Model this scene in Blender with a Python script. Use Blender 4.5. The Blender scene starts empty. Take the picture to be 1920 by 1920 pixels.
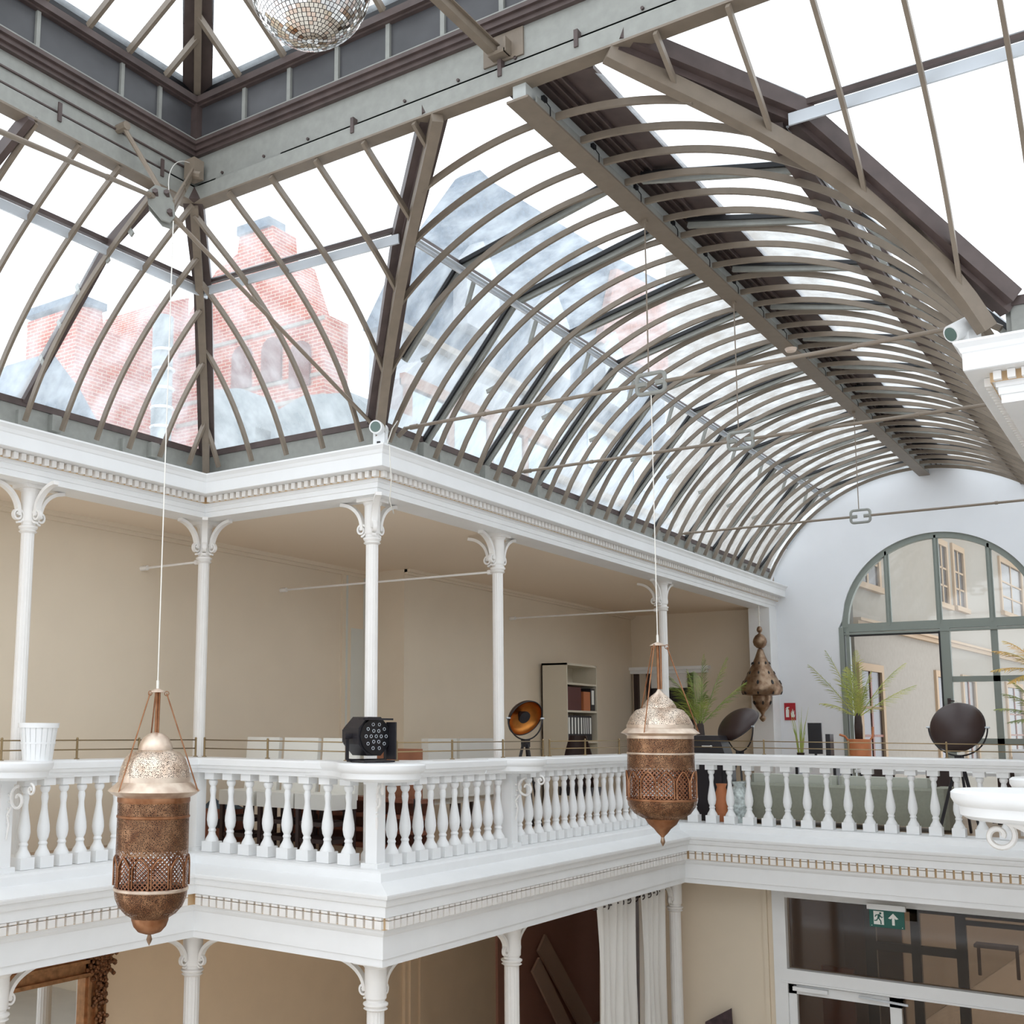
import bpy, math, random
from mathutils import Vector, Matrix
random.seed(7)
PI = math.pi
sc = bpy.context.scene
col = sc.collection
# ------------------------------------------------------------------ camera
def Rr(a): return math.radians(a)
YAW, PIT, ROL = Rr(36.3993), Rr(7.741), Rr(0.4644)
fw = Vector((-math.sin(YAW)*math.cos(PIT), math.cos(YAW)*math.cos(PIT), math.sin(PIT)))
ri = Vector((math.cos(YAW), math.sin(YAW), 0)); up = ri.cross(fw)
r2 = ri*math.cos(ROL)+up*math.sin(ROL); u2 = up*math.cos(ROL)-ri*math.sin(ROL)
cam = bpy.data.cameras.new('camera'); co = bpy.data.objects.new('camera', cam); col.objects.link(co)
m = Matrix((r2, u2, -fw)).transposed().to_4x4(); m.translation = Vector((7.2685, -9.9534, -2.6069)); co.matrix_world = m
cam.sensor_width = 36; cam.lens = 2106.64*36/1920
cam.shift_x = (960-696.82)/1920; cam.shift_y = (1079.63-960)/1920
cam.clip_end = 300; cam.clip_start = 0.05
sc.camera = co
# ------------------------------------------------------------------ overcast sky
w = bpy.data.worlds.new('sky'); sc.world = w; w.use_nodes = True
wn = w.node_tree; bg = wn.nodes['Background']
tc = wn.nodes.new('ShaderNodeTexCoord'); noi = wn.nodes.new('ShaderNodeTexNoise'); noi.inputs['Scale'].default_value = 2.0
cr = wn.nodes.new('ShaderNodeValToRGB')
cr.color_ramp.elements[0].position = .35; cr.color_ramp.elements[0].color = (.88,.93,1,1)
cr.color_ramp.elements[1].position = .65; cr.color_ramp.elements[1].color = (.96,.98,1,1)
wn.links.new(tc.outputs['Generated'], noi.inputs['Vector']); wn.links.new(noi.outputs['Fac'], cr.inputs['Fac']); wn.links.new(cr.outputs['Color'], bg.inputs['Color'])
bg.inputs['Strength'].default_value = 2.0
sc.view_settings.view_transform = 'Standard'; sc.view_settings.look = 'None'; sc.view_settings.gamma = 1
sc.view_settings.use_curve_mapping = False; sc.view_settings.exposure = 0.14
try:
    sc.cycles.max_bounces = 10; sc.cycles.transparent_max_bounces = 16; sc.cycles.diffuse_bounces = 6
except Exception: pass

# ------------------------------------------------------------------ materials
def mat(name, c, rough=.6, metal=0, noise=0, nscale=8, spec=None, emit=None):
    M = bpy.data.materials.new(name); M.use_nodes = True; t = M.node_tree; b = t.nodes['Principled BSDF']
    b.inputs['Base Color'].default_value = (*c, 1); b.inputs['Roughness'].default_value = rough; b.inputs['Metallic'].default_value = metal
    if spec is not None: b.inputs['Specular IOR Level'].default_value = spec
    if noise:
        n = t.nodes.new('ShaderNodeTexNoise'); n.inputs['Scale'].default_value = nscale; n.inputs['Detail'].default_value = 5
        r = t.nodes.new('ShaderNodeValToRGB'); k = noise
        r.color_ramp.elements[0].position = .3; r.color_ramp.elements[1].position = .7
        r.color_ramp.elements[0].color = (*[x*(1-k) for x in c], 1); r.color_ramp.elements[1].color = (*[min(1, x*(1+k)) for x in c], 1)
        tcn = t.nodes.new('ShaderNodeTexCoord')
        t.links.new(tcn.outputs['Object'], n.inputs['Vector']); t.links.new(n.outputs['Fac'], r.inputs['Fac']); t.links.new(r.outputs['Color'], b.inputs['Base Color'])
    if emit: b.inputs['Emission Color'].default_value = (*c, 1); b.inputs['Emission Strength'].default_value = emit
    return M
WHITE = mat('white_paint', (.86,.87,.87), .45, noise=.02, nscale=3)
CREAMW = mat('warm_white_iron_paint', (.84,.82,.79), .45, noise=.02, nscale=6)
DENT = mat('ochre_glazed_recess', (.60,.42,.24), .6)
WALL = mat('cream_plaster', (.76,.66,.52), .8, noise=.02, nscale=1.5)
CEIL = mat('cream_ceiling_plaster', (.82,.70,.56), .8)
ENDW = mat('white_plaster', (.85,.87,.90), .7, noise=.015, nscale=2)
LWALL = mat('tan_plaster', (.84,.66,.46), .8, noise=.03, nscale=2)
BROWNW = mat('brown_wall', (.48,.24,.17), .8)
IRON = mat('grey_green_iron_paint', (.29,.295,.27), .5, noise=.08, nscale=12)
RIB = mat('taupe_rib_paint', (.205,.165,.125), .45, noise=.08, nscale=9)
DKIRON = mat('dark_brown_iron', (.085,.06,.055), .5, noise=.2, nscale=6)
BLACK = mat('black_rubber_gasket', (.012,.012,.014), .5)
SILV = mat('pale_zinc_strip', (.62,.66,.70), .35, metal=.3)
LOUV = mat('dark_louvre_panel', (.075,.075,.08), .35, noise=.2, nscale=2)
ROD = mat('taupe_rod_paint', (.23,.185,.14), .45)
BRASS = mat('brass_rail', (.33,.24,.13), .3, metal=.8)
WOODF = mat('brown_floor_boards', (.42,.30,.20), .4, noise=.1, nscale=3)
STONEF = mat('pale_hall_floor', (.68,.62,.54), .5, noise=.05, nscale=2)
BLK = mat('black_plastic', (.018,.016,.02), .4)
DKBRN = mat('dark_brown_leather', (.04,.022,.02), .4)
REDBRN = mat('red_brown_wood', (.20,.065,.035), .5, noise=.25, nscale=7)
ORG = mat('orange_terracotta', (.62,.22,.09), .6, noise=.1, nscale=6)
SOFA = mat('sage_grey_fabric', (.31,.32,.26), .9, noise=.05, nscale=25)
CUSH = mat('cream_upholstery', (.78,.77,.72), .8)
FAC = mat('beige_stucco', (.30,.27,.23), .9, noise=.05, nscale=9)
FACT = mat('tan_window_surround', (.40,.29,.19), .8)
GREYF = mat('sage_window_frame', (.26,.29,.26), .5)
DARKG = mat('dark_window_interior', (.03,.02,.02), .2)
RED = mat('sign_red', (.42,.01,.02), .5); GREEN = mat('sign_green', (.0,.10,.075), .4); SWHITE = mat('sign_white', (.85,.85,.8), .5)
CURT = mat('white_linen_curtain', (.80,.78,.74), .9)
PLANK = mat('brown_plank', (.58,.40,.29), .7)
GREYS = mat('grey_stair', (.3,.3,.28), .6)
CABL = mat('white_cable', (.8,.78,.72), .5)

def glass(name, tint=(1,1,1), haze=.16, refl=.06, scale=1.2, lo=.0, hi=1.0):
    M = bpy.data.materials.new(name); M.use_nodes = True; t = M.node_tree; t.nodes.clear()
    out = t.nodes.new('ShaderNodeOutputMaterial'); tr = t.nodes.new('ShaderNodeBsdfTransparent'); tr.inputs[0].default_value = (*tint, 1)
    tl = t.nodes.new('ShaderNodeBsdfTranslucent'); tl.inputs[0].default_value = (.86,.93,.97,1)
    gl = t.nodes.new('ShaderNodeBsdfGlossy'); gl.inputs['Roughness'].default_value = .05
    n = t.nodes.new('ShaderNodeTexNoise'); n.inputs['Scale'].default_value = scale; n.inputs['Detail'].default_value = 6
    mp = t.nodes.new('ShaderNodeMapping'); mp.inputs['Scale'].default_value = (2.2, 2.2, .5)
    tcn = t.nodes.new('ShaderNodeTexCoord'); t.links.new(tcn.outputs['Object'], mp.inputs[0]); t.links.new(mp.outputs[0], n.inputs['Vector'])
    mr = t.nodes.new('ShaderNodeMapRange'); mr.inputs[1].default_value = .3; mr.inputs[2].default_value = .7
    mr.inputs[3].default_value = haze*.5; mr.inputs[4].default_value = haze*1.5
    t.links.new(n.outputs['Fac'], mr.inputs[0])
    m1 = t.nodes.new('ShaderNodeMixShader'); t.links.new(mr.outputs[0], m1.inputs[0]); t.links.new(tr.outputs[0], m1.inputs[1]); t.links.new(tl.outputs[0], m1.inputs[2])
    m2 = t.nodes.new('ShaderNodeMixShader'); m2.inputs[0].default_value = refl; t.links.new(m1.outputs[0], m2.inputs[1]); t.links.new(gl.outputs[0], m2.inputs[2])
    t.links.new(m2.outputs[0], out.inputs[0]); return M
GLASS = glass('dusty_roof_glass', (.97,.985,.99), .33, .03, 1.8)
WGLASS = glass('clear_window_glass', (.95,.95,.93), .05, .06)
DGLASS = glass('tinted_door_glass', (.72,.66,.60), .0, .03)

def pierced(name, c, c2, kind='flower'):
    """sheet metal with pierced openings cut by a procedural mask"""
    M = bpy.data.materials.new(name); M.use_nodes = True; t = M.node_tree; b = t.nodes['Principled BSDF']; out = t.nodes['Material Output']
    L = t.links.new
    b.inputs['Metallic'].default_value = .85; b.inputs['Roughness'].default_value = .42
    tcn = t.nodes.new('ShaderNodeTexCoord'); n = t.nodes.new('ShaderNodeTexNoise'); n.inputs['Scale'].default_value = 9; L(tcn.outputs['Object'], n.inputs['Vector'])
    r = t.nodes.new('ShaderNodeValToRGB'); r.color_ramp.elements[0].color = (*c, 1); r.color_ramp.elements[1].color = (*c2, 1)
    r.color_ramp.elements[0].position = .35; r.color_ramp.elements[1].position = .65
    L(n.outputs['Fac'], r.inputs['Fac']); L(r.outputs['Color'], b.inputs['Base Color'])
    if kind == 'plain': return M
    sx = t.nodes.new('ShaderNodeSeparateXYZ'); L(tcn.outputs['Object'], sx.inputs[0])
    def mth(op, a, bb=None):
        q = t.nodes.new('ShaderNodeMath'); q.operation = op
        for i, v in enumerate((a, bb)):
            if v is None: continue
            if isinstance(v, (int, float)): q.inputs[i].default_value = v
            else: L(v, q.inputs[i])
        return q.outputs[0]
    if kind == 'lattice':
        ang = mth('MULTIPLY', mth('ARCTAN2', sx.outputs[1], sx.outputs[0]), 24.0)   # diagonal net
        z = mth('MULTIPLY', sx.outputs[2], 78.0)
        a = mth('ABSOLUTE', mth('SINE', mth('MULTIPLY', mth('ADD', ang, z), 1.0))); d = mth('ABSOLUTE', mth('SINE', mth('MULTIPLY', mth('SUBTRACT', ang, z), 1.0)))
        mask = mth('GREATER_THAN', mth('MINIMUM', a, d), .5)
    else:
        v = t.nodes.new('ShaderNodeTexVoronoi'); v.feature = 'DISTANCE_TO_EDGE'; v.inputs['Scale'].default_value = 78 if kind == 'flower' else 85
        L(tcn.outputs['Object'], v.inputs['Vector'])
        mask = mth('GREATER_THAN', v.outputs['Distance'], .17 if kind == 'flower' else .2)
    tr = t.nodes.new('ShaderNodeBsdfTransparent'); mx = t.nodes.new('ShaderNodeMixShader')
    L(mask, mx.inputs[0]); L(b.outputs[0], mx.inputs[1]); L(tr.outputs[0], mx.inputs[2]); L(mx.outputs[0], out.inputs[0])
    return M
COP = pierced('worn_copper', (.26,.11,.05), (.38,.19,.10), 'plain')
COPT = pierced('pale_worn_brass', (.62,.48,.38), (.78,.66,.54), 'plain')
COPF = pierced('copper_pierced_flowers', (.20,.095,.05), (.36,.20,.11)); COPL = pierced('copper_lattice', (.20,.085,.05), (.34,.15,.08), 'lattice')
TOPF = pierced('pale_brass_pierced', (.66,.50,.38), (.82,.70,.58), 'fine')
BRZ = pierced('aged_bronze', (.22,.13,.08), (.40,.29,.20), 'plain')

def brick():
    M = mat('red_brick', (.4,.12,.07), .9); t = M.node_tree; b = t.nodes['Principled BSDF']
    br = t.nodes.new('ShaderNodeTexBrick'); br.inputs['Color1'].default_value = (.48,.12,.06,1); br.inputs['Color2'].default_value = (.36,.06,.03,1); br.inputs['Mortar'].default_value = (.55,.42,.34,1)
    br.inputs['Scale'].default_value = 1.0; br.inputs['Brick Width'].default_value = .3; br.inputs['Row Height'].default_value = .10; br.inputs['Mortar Size'].default_value = .012
    tcn = t.nodes.new('ShaderNodeTexCoord'); s = t.nodes.new('ShaderNodeSeparateXYZ'); c = t.nodes.new('ShaderNodeCombineXYZ'); a = t.nodes.new('ShaderNodeMath')
    t.links.new(tcn.outputs['Object'], s.inputs[0]); t.links.new(s.outputs[0], a.inputs[0]); t.links.new(s.outputs[1], a.inputs[1])
    t.links.new(a.outputs[0], c.inputs[0]); t.links.new(s.outputs[2], c.inputs[1]); t.links.new(c.outputs[0], br.inputs['Vector']); t.links.new(br.outputs['Color'], b.inputs['Base Color']); return M
BRICK = brick(); SLATE = mat('blue_grey_slate', (.10,.14,.19), .8, noise=.25, nscale=5); TILE = mat('pink_clay_tiles', (.36,.19,.15), .8, noise=.2, nscale=4)
RENDER = mat('grey_white_render', (.40,.44,.48), .9, noise=.1, nscale=1); BWIN = mat('sky_reflecting_panes', (.42,.55,.65), .2); ZINC = mat('zinc_sheet', (.20,.24,.26), .5)

# ------------------------------------------------------------------ mesh helpers
class MB:
    def __init__(s): s.v = []; s.f = []; s.m = []; s.k = 0
    def add(s, vs, fs):
        o = len(s.v); s.v += [tuple(v) for v in vs]; s.f += [tuple(i+o for i in f) for f in fs]; s.m += [s.k]*len(fs); return s
    def box(s, a, b):
        x0,y0,z0 = [min(p,q) for p,q in zip(a,b)]; x1,y1,z1 = [max(p,q) for p,q in zip(a,b)]
        return s.add([(x0,y0,z0),(x1,y0,z0),(x1,y1,z0),(x0,y1,z0),(x0,y0,z1),(x1,y0,z1),(x1,y1,z1),(x0,y1,z1)],
                     [(0,3,2,1),(4,5,6,7),(0,1,5,4),(1,2,6,5),(2,3,7,6),(3,0,4,7)])
    def cbox(s, c, d): return s.box([c[i]-d[i]/2 for i in range(3)], [c[i]+d[i]/2 for i in range(3)])
    def bar(s, p, q, w, h, upv=(0,0,1)):      # rectangular bar between two points, w across, h along up
        return s.strip([p, q], w, h, upv)
    def strip(s, pts, w, h, upv=(0,0,1), closed=False):   # rectangular section swept along a path
        P = [Vector(p) for p in pts]; n = len(P); U = Vector(upv); vs = []
        for i, p in enumerate(P):
            t = (P[min(i+1,n-1)]-P[max(i-1,0)]); t.normalize()
            a = t.cross(U)
            if a.length < 1e-4: a = t.cross(Vector((1,0,0)))
            a.normalize(); b = a.cross(t).normalized()
            vs += [p+a*w/2+b*h/2, p-a*w/2+b*h/2, p-a*w/2-b*h/2, p+a*w/2-b*h/2]
        fs = [(0,1,2,3)]+[(4*i+j, 4*i+4+j, 4*i+4+(j+1)%4, 4*i+(j+1)%4) for i in range(n-1) for j in range(4)]+[(4*n-1,4*n-2,4*n-3,4*n-4)]
        return s.add(vs, fs)
    def tube(s, pts, r, n=8, closed=False):
        P = [Vector(p) for p in pts]; m_ = len(P); rs = r if isinstance(r, (list, tuple)) else [r]*m_; vs = []; prev = None
        for i, p in enumerate(P):
            if closed: t = P[(i+1)%m_]-P[i-1]
            else: t = P[min(i+1,m_-1)]-P[max(i-1,0)]
            t.normalize()
            if prev is None: a = t.orthogonal().normalized()
            else: a = (prev-t*prev.dot(t)).normalized()
            prev = a; b = t.cross(a)
            vs += [p+(a*math.cos(2*PI*j/n)+b*math.sin(2*PI*j/n))*rs[i] for j in range(n)]
        rng = m_ if closed else m_-1
        fs = [(i*n+j, i*n+(j+1)%n, ((i+1)%m_)*n+(j+1)%n, ((i+1)%m_)*n+j) for i in range(rng) for j in range(n)]
        if not closed: fs += [tuple(range(n-1,-1,-1)), tuple(range((m_-1)*n, m_*n))]
        return s.add(vs, fs)
    def lathe(s, prof, c=(0,0,0), n=24, flute=0, a0=0, a1=2*PI, cap=True):
        vs = []; full = abs(a1-a0-2*PI) < 1e-6; cnt = n if full else n+1
        for (r, z) in prof:
            for j in range(cnt):
                a = a0+(a1-a0)*j/n; rr = r*(1-flute*(j % 2)); vs.append((c[0]+rr*math.cos(a), c[1]+rr*math.sin(a), c[2]+z))
        k = len(prof); fs = []
        for i in range(k-1):
            for j in range(n):
                j2 = (j+1) % cnt; fs.append((i*cnt+j, i*cnt+j2, (i+1)*cnt+j2, (i+1)*cnt+j))
        if cap and full: fs += [tuple(range(cnt-1,-1,-1)), tuple(range((k-1)*cnt, k*cnt))]
        return s.add(vs, fs)
    def prism(s, poly, z0, z1):               # polygon (x,y) extruded in z
        n = len(poly); vs = [(x,y,z0) for x,y in poly]+[(x,y,z1) for x,y in poly]
        return s.add(vs, [tuple(range(n-1,-1,-1)), tuple(range(n,2*n))]+[(i,(i+1)%n,n+(i+1)%n,n+i) for i in range(n)])
    def prismY(s, poly, y0, y1):              # polygon (x,z) extruded in y
        n = len(poly); vs = [(x,y0,z) for x,z in poly]+[(x,y1,z) for x,z in poly]
        return s.add(vs, [tuple(range(n)), tuple(range(2*n-1,n-1,-1))]+[(i,n+i,n+(i+1)%n,(i+1)%n) for i in range(n)])
    def prismX(s, poly, x0, x1):              # polygon (y,z) extruded in x
        n = len(poly); vs = [(x0,y,z) for y,z in poly]+[(x1,y,z) for y,z in poly]
        return s.add(vs, [tuple(range(n)), tuple(range(2*n-1,n-1,-1))]+[(i,n+i,n+(i+1)%n,(i+1)%n) for i in range(n)])
    def sweep(s, prof, path):                 # prof: closed list (o,z); path(o) -> list of (x,y)
        rows = [[(x,y,z) for x,y in path(o)] for o,z in prof]; n = len(rows); k = len(rows[0]); vs = [p for r in rows for p in r]; fs = []
        for i in range(n):
            for j in range(k-1): fs.append((i*k+j, ((i+1)%n)*k+j, ((i+1)%n)*k+j+1, i*k+j+1))
        fs += [tuple(i*k for i in range(n)), tuple(i*k+k-1 for i in range(n-1,-1,-1))]
        return s.add(vs, fs)
    def build(s, name, material, parent=None, smooth=False, loc=None):
        me = bpy.data.meshes.new(name); vs = s.v
        if loc is not None: vs = [(x-loc[0], y-loc[1], z-loc[2]) for x,y,z in vs]
        me.from_pydata(vs, [], s.f)
        for mm in (material if isinstance(material, (list, tuple)) else [material]): me.materials.append(mm)
        if isinstance(material, (list, tuple)):
            for p, k in zip(me.polygons, s.m): p.material_index = k
        me.update()
        import bmesh as bmm
        b = bmm.new(); b.from_mesh(me); bmm.ops.recalc_face_normals(b, faces=b.faces); b.to_mesh(me); b.free()
        if smooth:
            try: me.shade_smooth()
            except Exception: pass
            if smooth is not True:
                try: me.set_sharp_from_angle(angle=Rr(smooth))
                except Exception: pass
        o = bpy.data.objects.new(name, me); col.objects.link(o)
        if parent is not None: o.parent = parent
        elif loc is not None: o.location = loc
        if parent is not None and loc is not None: o.location = Vector(loc)-Vector(parent.location) if parent.get('_w') else loc
        return o
def tag(o, label=None, cat=None, group=None, kind=None):
    if label: o['label'] = label
    if cat: o['category'] = cat
    if group: o['group'] = group
    if kind: o['kind'] = kind
    return o
def thing(name, loc, label, cat, group=None, rz=0, kind=None):
    o = bpy.data.objects.new(name, None); col.objects.link(o); o.location = loc; o.rotation_euler = (0,0,rz); o.empty_display_size = .1
    return tag(o, label, cat, group, kind)
def struct(name, mb, m_, label=None, smooth=False): return tag(mb.build(name, m_, None, smooth), label, 'building', None, 'structure')
def copy_tree(o, loc, rz=None, label=None, group=None):
    def rec(x, par):
        c = x.copy(); col.objects.link(c); c.parent = par
        for k in list(x.children): rec(k, c)
        return c
    c = rec(o, None); c.location = loc
    if rz is not None: c.rotation_euler.z = rz
    if label: c['label'] = label
    if group: c['group'] = group
    return c
def wp(mb, name, m_, parent, smooth=False):     # part given in world coordinates under an unrotated thing
    l = parent.location; mb.v = [(x-l[0], y-l[1], z-l[2]) for x,y,z in mb.v]
    return mb.build(name, m_, parent, smooth)
def pivot(mb, name, m_, c, parent=None, smooth=False):   # mesh with its own origin at c (object-space textures need it)
    l = parent.location if parent else Vector((0,0,0))
    mb.v = [(x-c[0], y-c[1], z-c[2]) for x,y,z in mb.v]; o = mb.build(name, m_, parent, smooth); o.location = Vector(c)-Vector(l); return o
W, WN, YE, YD = 2.68, 6.15, 14.54, 8.25
WL, YL = 6.9, -1.8          # right hand side of the opening at balustrade level
XW = -4.1                                        # back wall of the galleries
# ================================================================= SETTING
# floors and ceilings
struct('floor', MB().box((-6,-12,-9.2),(14,18,-9)), STONEF, 'pale floor of the hall two storeys below the glass roof')
g = MB()
g.prism([(-4.3,-6),(-W-.1,-6),(-W-.1,.1),(-.1,.1),(-.1,YD+.1),(WL+.1,YD+.1),(WL+.1,YL+.1),(10.3,YL+.1),(10.3,YE),(-4.3,YE)], -4.6, -4.1)
struct('floor_2', g, WOODF, 'brown boarded floor of the upper gallery behind the balustrades')
g = MB(); g.prism([(-4.3,-6),(-W-.1,-6),(-W-.1,.1),(-.1,.1),(-.1,YD+.1),(WL+.1,YD+.1),(WL+.1,YL+.1),(10.3,YL+.1),(10.3,YE),(-4.3,YE)], -5.0, -4.95)
struct('ceiling_2', g, CEIL, 'cream ceiling of the lower gallery behind the lower cornice')
g = MB(); g.prism([(-4.3,-6),(-W-.25,-6),(-W-.25,.25),(-.25,.25),(-.25,YE),(-4.3,YE)], .03, .44)
struct('ceiling', g, CEIL, 'cream plaster ceiling of the upper gallery behind the columns')
g = MB(); g.prism([(WN+.25,YE),(WN+.25,.25),(10,.25),(10,YE)], .03, .44)
struct('ceiling_3', g, CEIL, 'cream ceiling of the right hand upper gallery at the frame edge')
# back walls
g = MB(); g.box((XW-.3,-6,-4.1),(XW,5.3,.03)).box((-4.4,5.3,-4.1),(-3.3,YE+.3,.03))
g.box((XW,4.62,-4.1),(XW+.03,5.3,.03)).box((XW,-6,-.08),(XW+.06,5.3,.03)).box((XW,-6,-.03),(XW+.12,5.3,.03)).box((-3.3,5.3,-.06),(-3.24,YE,.03)).box((-3.3,5.3,-.02),(-3.19,YE,.03))
struct('wall_left', g, WALL, 'cream back wall of the upper gallery with a small ceiling moulding')
g = MB(); g.box((XW-.02,4.72,-4.1),(XW+.035,4.77,.0)).box((XW-.02,5.2,-4.1),(XW+.035,5.25,.0)).box((XW-.02,4.86,-4.1),(XW+.035,5.19,-.95))
struct('trim_5', g, mat('pale_grey_cover_strip', (.66,.67,.62), .6), 'pale grey service strip standing in the upper gallery wall')
g = MB(); g.box((XW-.3,-6,-9),(XW,YE+.3,-4.95))
g.box((XW,6.45,-9),(XW+.06,7.15,-4.95)).box((XW,6.55,-9),(XW+.1,6.72,-4.95)).box((XW,6.85,-9),(XW+.1,7.0,-4.95))
struct('wall_left_lower', g, LWALL, 'tan back wall of the lower gallery with a shallow pilaster')
struct('wall_left_alcove', MB().box((XW,9.6,-9),(XW+.05,YE,-4.95)), BROWNW, 'dark brown end of the lower gallery wall beside the curtain')  # thin panel colouring the far stretch of the tan wall dark brown
# end wall with the arched opening
R_, zc = 3.45, -.55
def arcz(x): return zc+math.sqrt(max(R_**2-(x-3.075)**2, 0))
AX, AR, AZ = 3.17, 1.83, -.45
g = MB(); N = 96; X0, X1 = -.0, WN
for i in range(N):
    xa = X0+(X1-X0)*i/N; xb = X0+(X1-X0)*(i+1)/N
    def bot(x): return AZ+math.sqrt(max(AR**2-(x-AX)**2, 0)) if abs(x-AX) < AR else None
    ba, bb = bot(xa), bot(xb)
    if ba is None and bb is None: la = lb = -9.0
    else: la = ba if ba is not None else AZ; lb = bb if bb is not None else AZ
    g.prismY([(xa,la),(xb,lb),(xb,arcz(xb)),(xa,arcz(xa))], YE, YE+.3)
g.box((AX-AR-.06,YE,-5.3),(AX+AR+.06,YE+.3,-4.1)); g.box((-4.4,YE+.02,-9),(0,YE+.3,.5)); g.box((WN,YE,-9),(10.3,YE+.3,.5))
struct('wall_back', g, ENDW, 'white end wall of the nave under the arch of the glass roof')
struct('wall_back_gallery', MB().box((-3.3,YE-.01,-4.1),(-.42,YE+.02,.03)), WALL, 'cream end wall of the upper gallery behind the bronze pendant')
struct('wall_front_far', MB().box((-6,-13.2,-9),(14,-13,.5)), ENDW, 'white wall of the hall behind the viewpoint')
struct('trim_7', MB().box((-.42,YE-.48,-4.1),(-.40,YE,-.0)), WALL, 'cream side of the pier at the gallery end')
g = MB(); a = [(3.075+(R_-.07)*math.cos(t), YE-.05, zc+(R_-.07)*math.sin(t)) for t in [Rr(18+144*i/48) for i in range(49)]]
g.strip(a, .1, .12, (0,1,0)); g.box((-.42,YE-.5,-4.1),(.02,YE,0))
struct('trim_6', g, WHITE, 'white arched moulding and pier on the nave end wall')
# upper entablature
def pA(o): return [(-W+o,-6.0),(-W+o,-o),(o,-o),(o,YE)]
def pR(o): return [(WN-o,YE),(WN-o,-o),(9.9,-o)]
UP = [(0,0),(0,.065),(.015,.07),(.015,.125),(.03,.13),(.03,.165),(.055,.175),(.055,.243),(.215,.2436),(.227,.25),(.227,.385),(.236,.395),(.25,.43),(.272,.455),(.2816,.465),(.2816,.484),(-.3,.5),(-.38,.5),(-.38,.0),(-.36,.0)]
def dent(mb, path, o0, o1, z0, z1, pitch, wd):
    A = path(o0); B = path(o1)
    for (a, b, c, d) in zip(A[:-1], A[1:], B[:-1], B[1:]):
        a, b, c, d = map(Vector, (a, b, c, d)); L = min((b-a).length, (d-c).length); n = int(L/pitch); u = (b-a).normalized()
        q = c-a; q = q-u*q.dot(u); e0 = max(a.dot(u), c.dot(u)); k0 = a+u*(e0-a.dot(u))
        for i in range(n):
            p = k0+u*(pitch*(i+.5)); s0 = p-u*wd/2; s1 = p+u*wd/2
            mb.add([(*s0,z0),(*s1,z0),(*(s1+q),z0),(*(s0+q),z0),(*s0,z1),(*s1,z1),(*(s1+q),z1),(*(s0+q),z1)],[(0,3,2,1),(4,5,6,7),(0,1,5,4),(1,2,6,5),(2,3,7,6),(3,0,4,7)])
for k, (path, nm, lb) in enumerate(((pA,'trim_1','white upper cornice with dentils running round the hall corner under the glass roof'), (pR,'trim_2','white upper cornice at the right edge of the hall under the roof'))):
    g = MB(); g.sweep(UP, path); g.k = 1; dent(g, path, .054, .12, .17, .24, .098, .056); g.k = 2
    g.sweep([(.0555,.166),(.062,.166),(.062,.243),(.0555,.243)], path)
    tag(g.build(nm, [WHITE, CREAMW, DENT]), lb, 'cornice', None, 'structure')
# lower entablature
def lA(o): return [(-W+o,-6.0),(-W+o,-o),(o,-o),(o,YD-o),(WL-o,YD-o),(WL-o,YL-o),(10.2,YL-o)]
LP = [(.4,-5),(.4,-4.925),(.415,-4.92),(.415,-4.70),(.43,-4.685),(.445,-4.66),(.445,-4.64),(.46,-4.62),(.46,-4.495),(.512,-4.49),(.512,-4.39),(.54,-4.375),(.55,-4.34),(.55,-4.31),(.585,-4.30),(.594,-4.269),(.594,-4.255),(.52,-4.235),(.42,-4.21),(.34,-4.19),(.31,-4.18),(.30,-4.095),(.27,-4.075),(-.25,-4.07),(-.3,-4.1),(-.3,-5.0)]
g = MB(); g.sweep(LP, lA); g.k = 1; dent(g, lA, .459, .508, -4.61, -4.53, .115, .085); dent(g, lA, .459, .508, -4.52, -4.495, .115, .085); g.k = 2
g.sweep([(.4605,-4.62),(.466,-4.62),(.466,-4.494),(.4605,-4.494)], lA)
tag(g.build('trim_3', [WHITE, CREAMW, DENT]), 'white lower cornice with dentils running below the balustrades', 'cornice', None, 'structure')
# lower wall below the terrace, and its partition opening
g = MB(); g.box((-.3,8.7,-9),(1.55,9.0,-4.95)).box((6.8,8.7,-9),(10.3,9,-4.95)).box((1.35,8.66,-9),(1.42,8.7,-4.95))
struct('wall_front', g, WALL, 'cream wall under the terrace left of the glazed partition')

# ================================================================= COLUMNS
def bracket(mb, c, d, reach, ztop, h, wd=.05):
    """scroll bracket leaving a capital in direction d, curling into a volute at its foot"""
    dx, dy = d; r0 = .085
    pts = []
    for i in range(15):
        t = i/14; r = r0+.05+(reach-r0-.05)*(t**2.1); z = ztop-h+.09+(h-.09)*(1-(1-t)**1.5)
        pts.append((c[0]+dx*r, c[1]+dy*r, z))
    mb.strip(pts, .04, wd*1.4, (-dy, dx, 0))
    vr = .078; cc = (c[0]+dx*(r0+.06), c[1]+dy*(r0+.06), ztop-h+.095)
    sp = []
    for i in range(27):
        a = -PI/2+i/26*3.4*PI*-1; rr = vr*(1-.75*i/26); sp.append((cc[0]+dx*rr*math.cos(a), cc[1]+dy*rr*math.cos(a), cc[2]+rr*math.sin(a)))
    mb.strip(sp, .022, wd*.9, (-dy, dx, 0))
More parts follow.
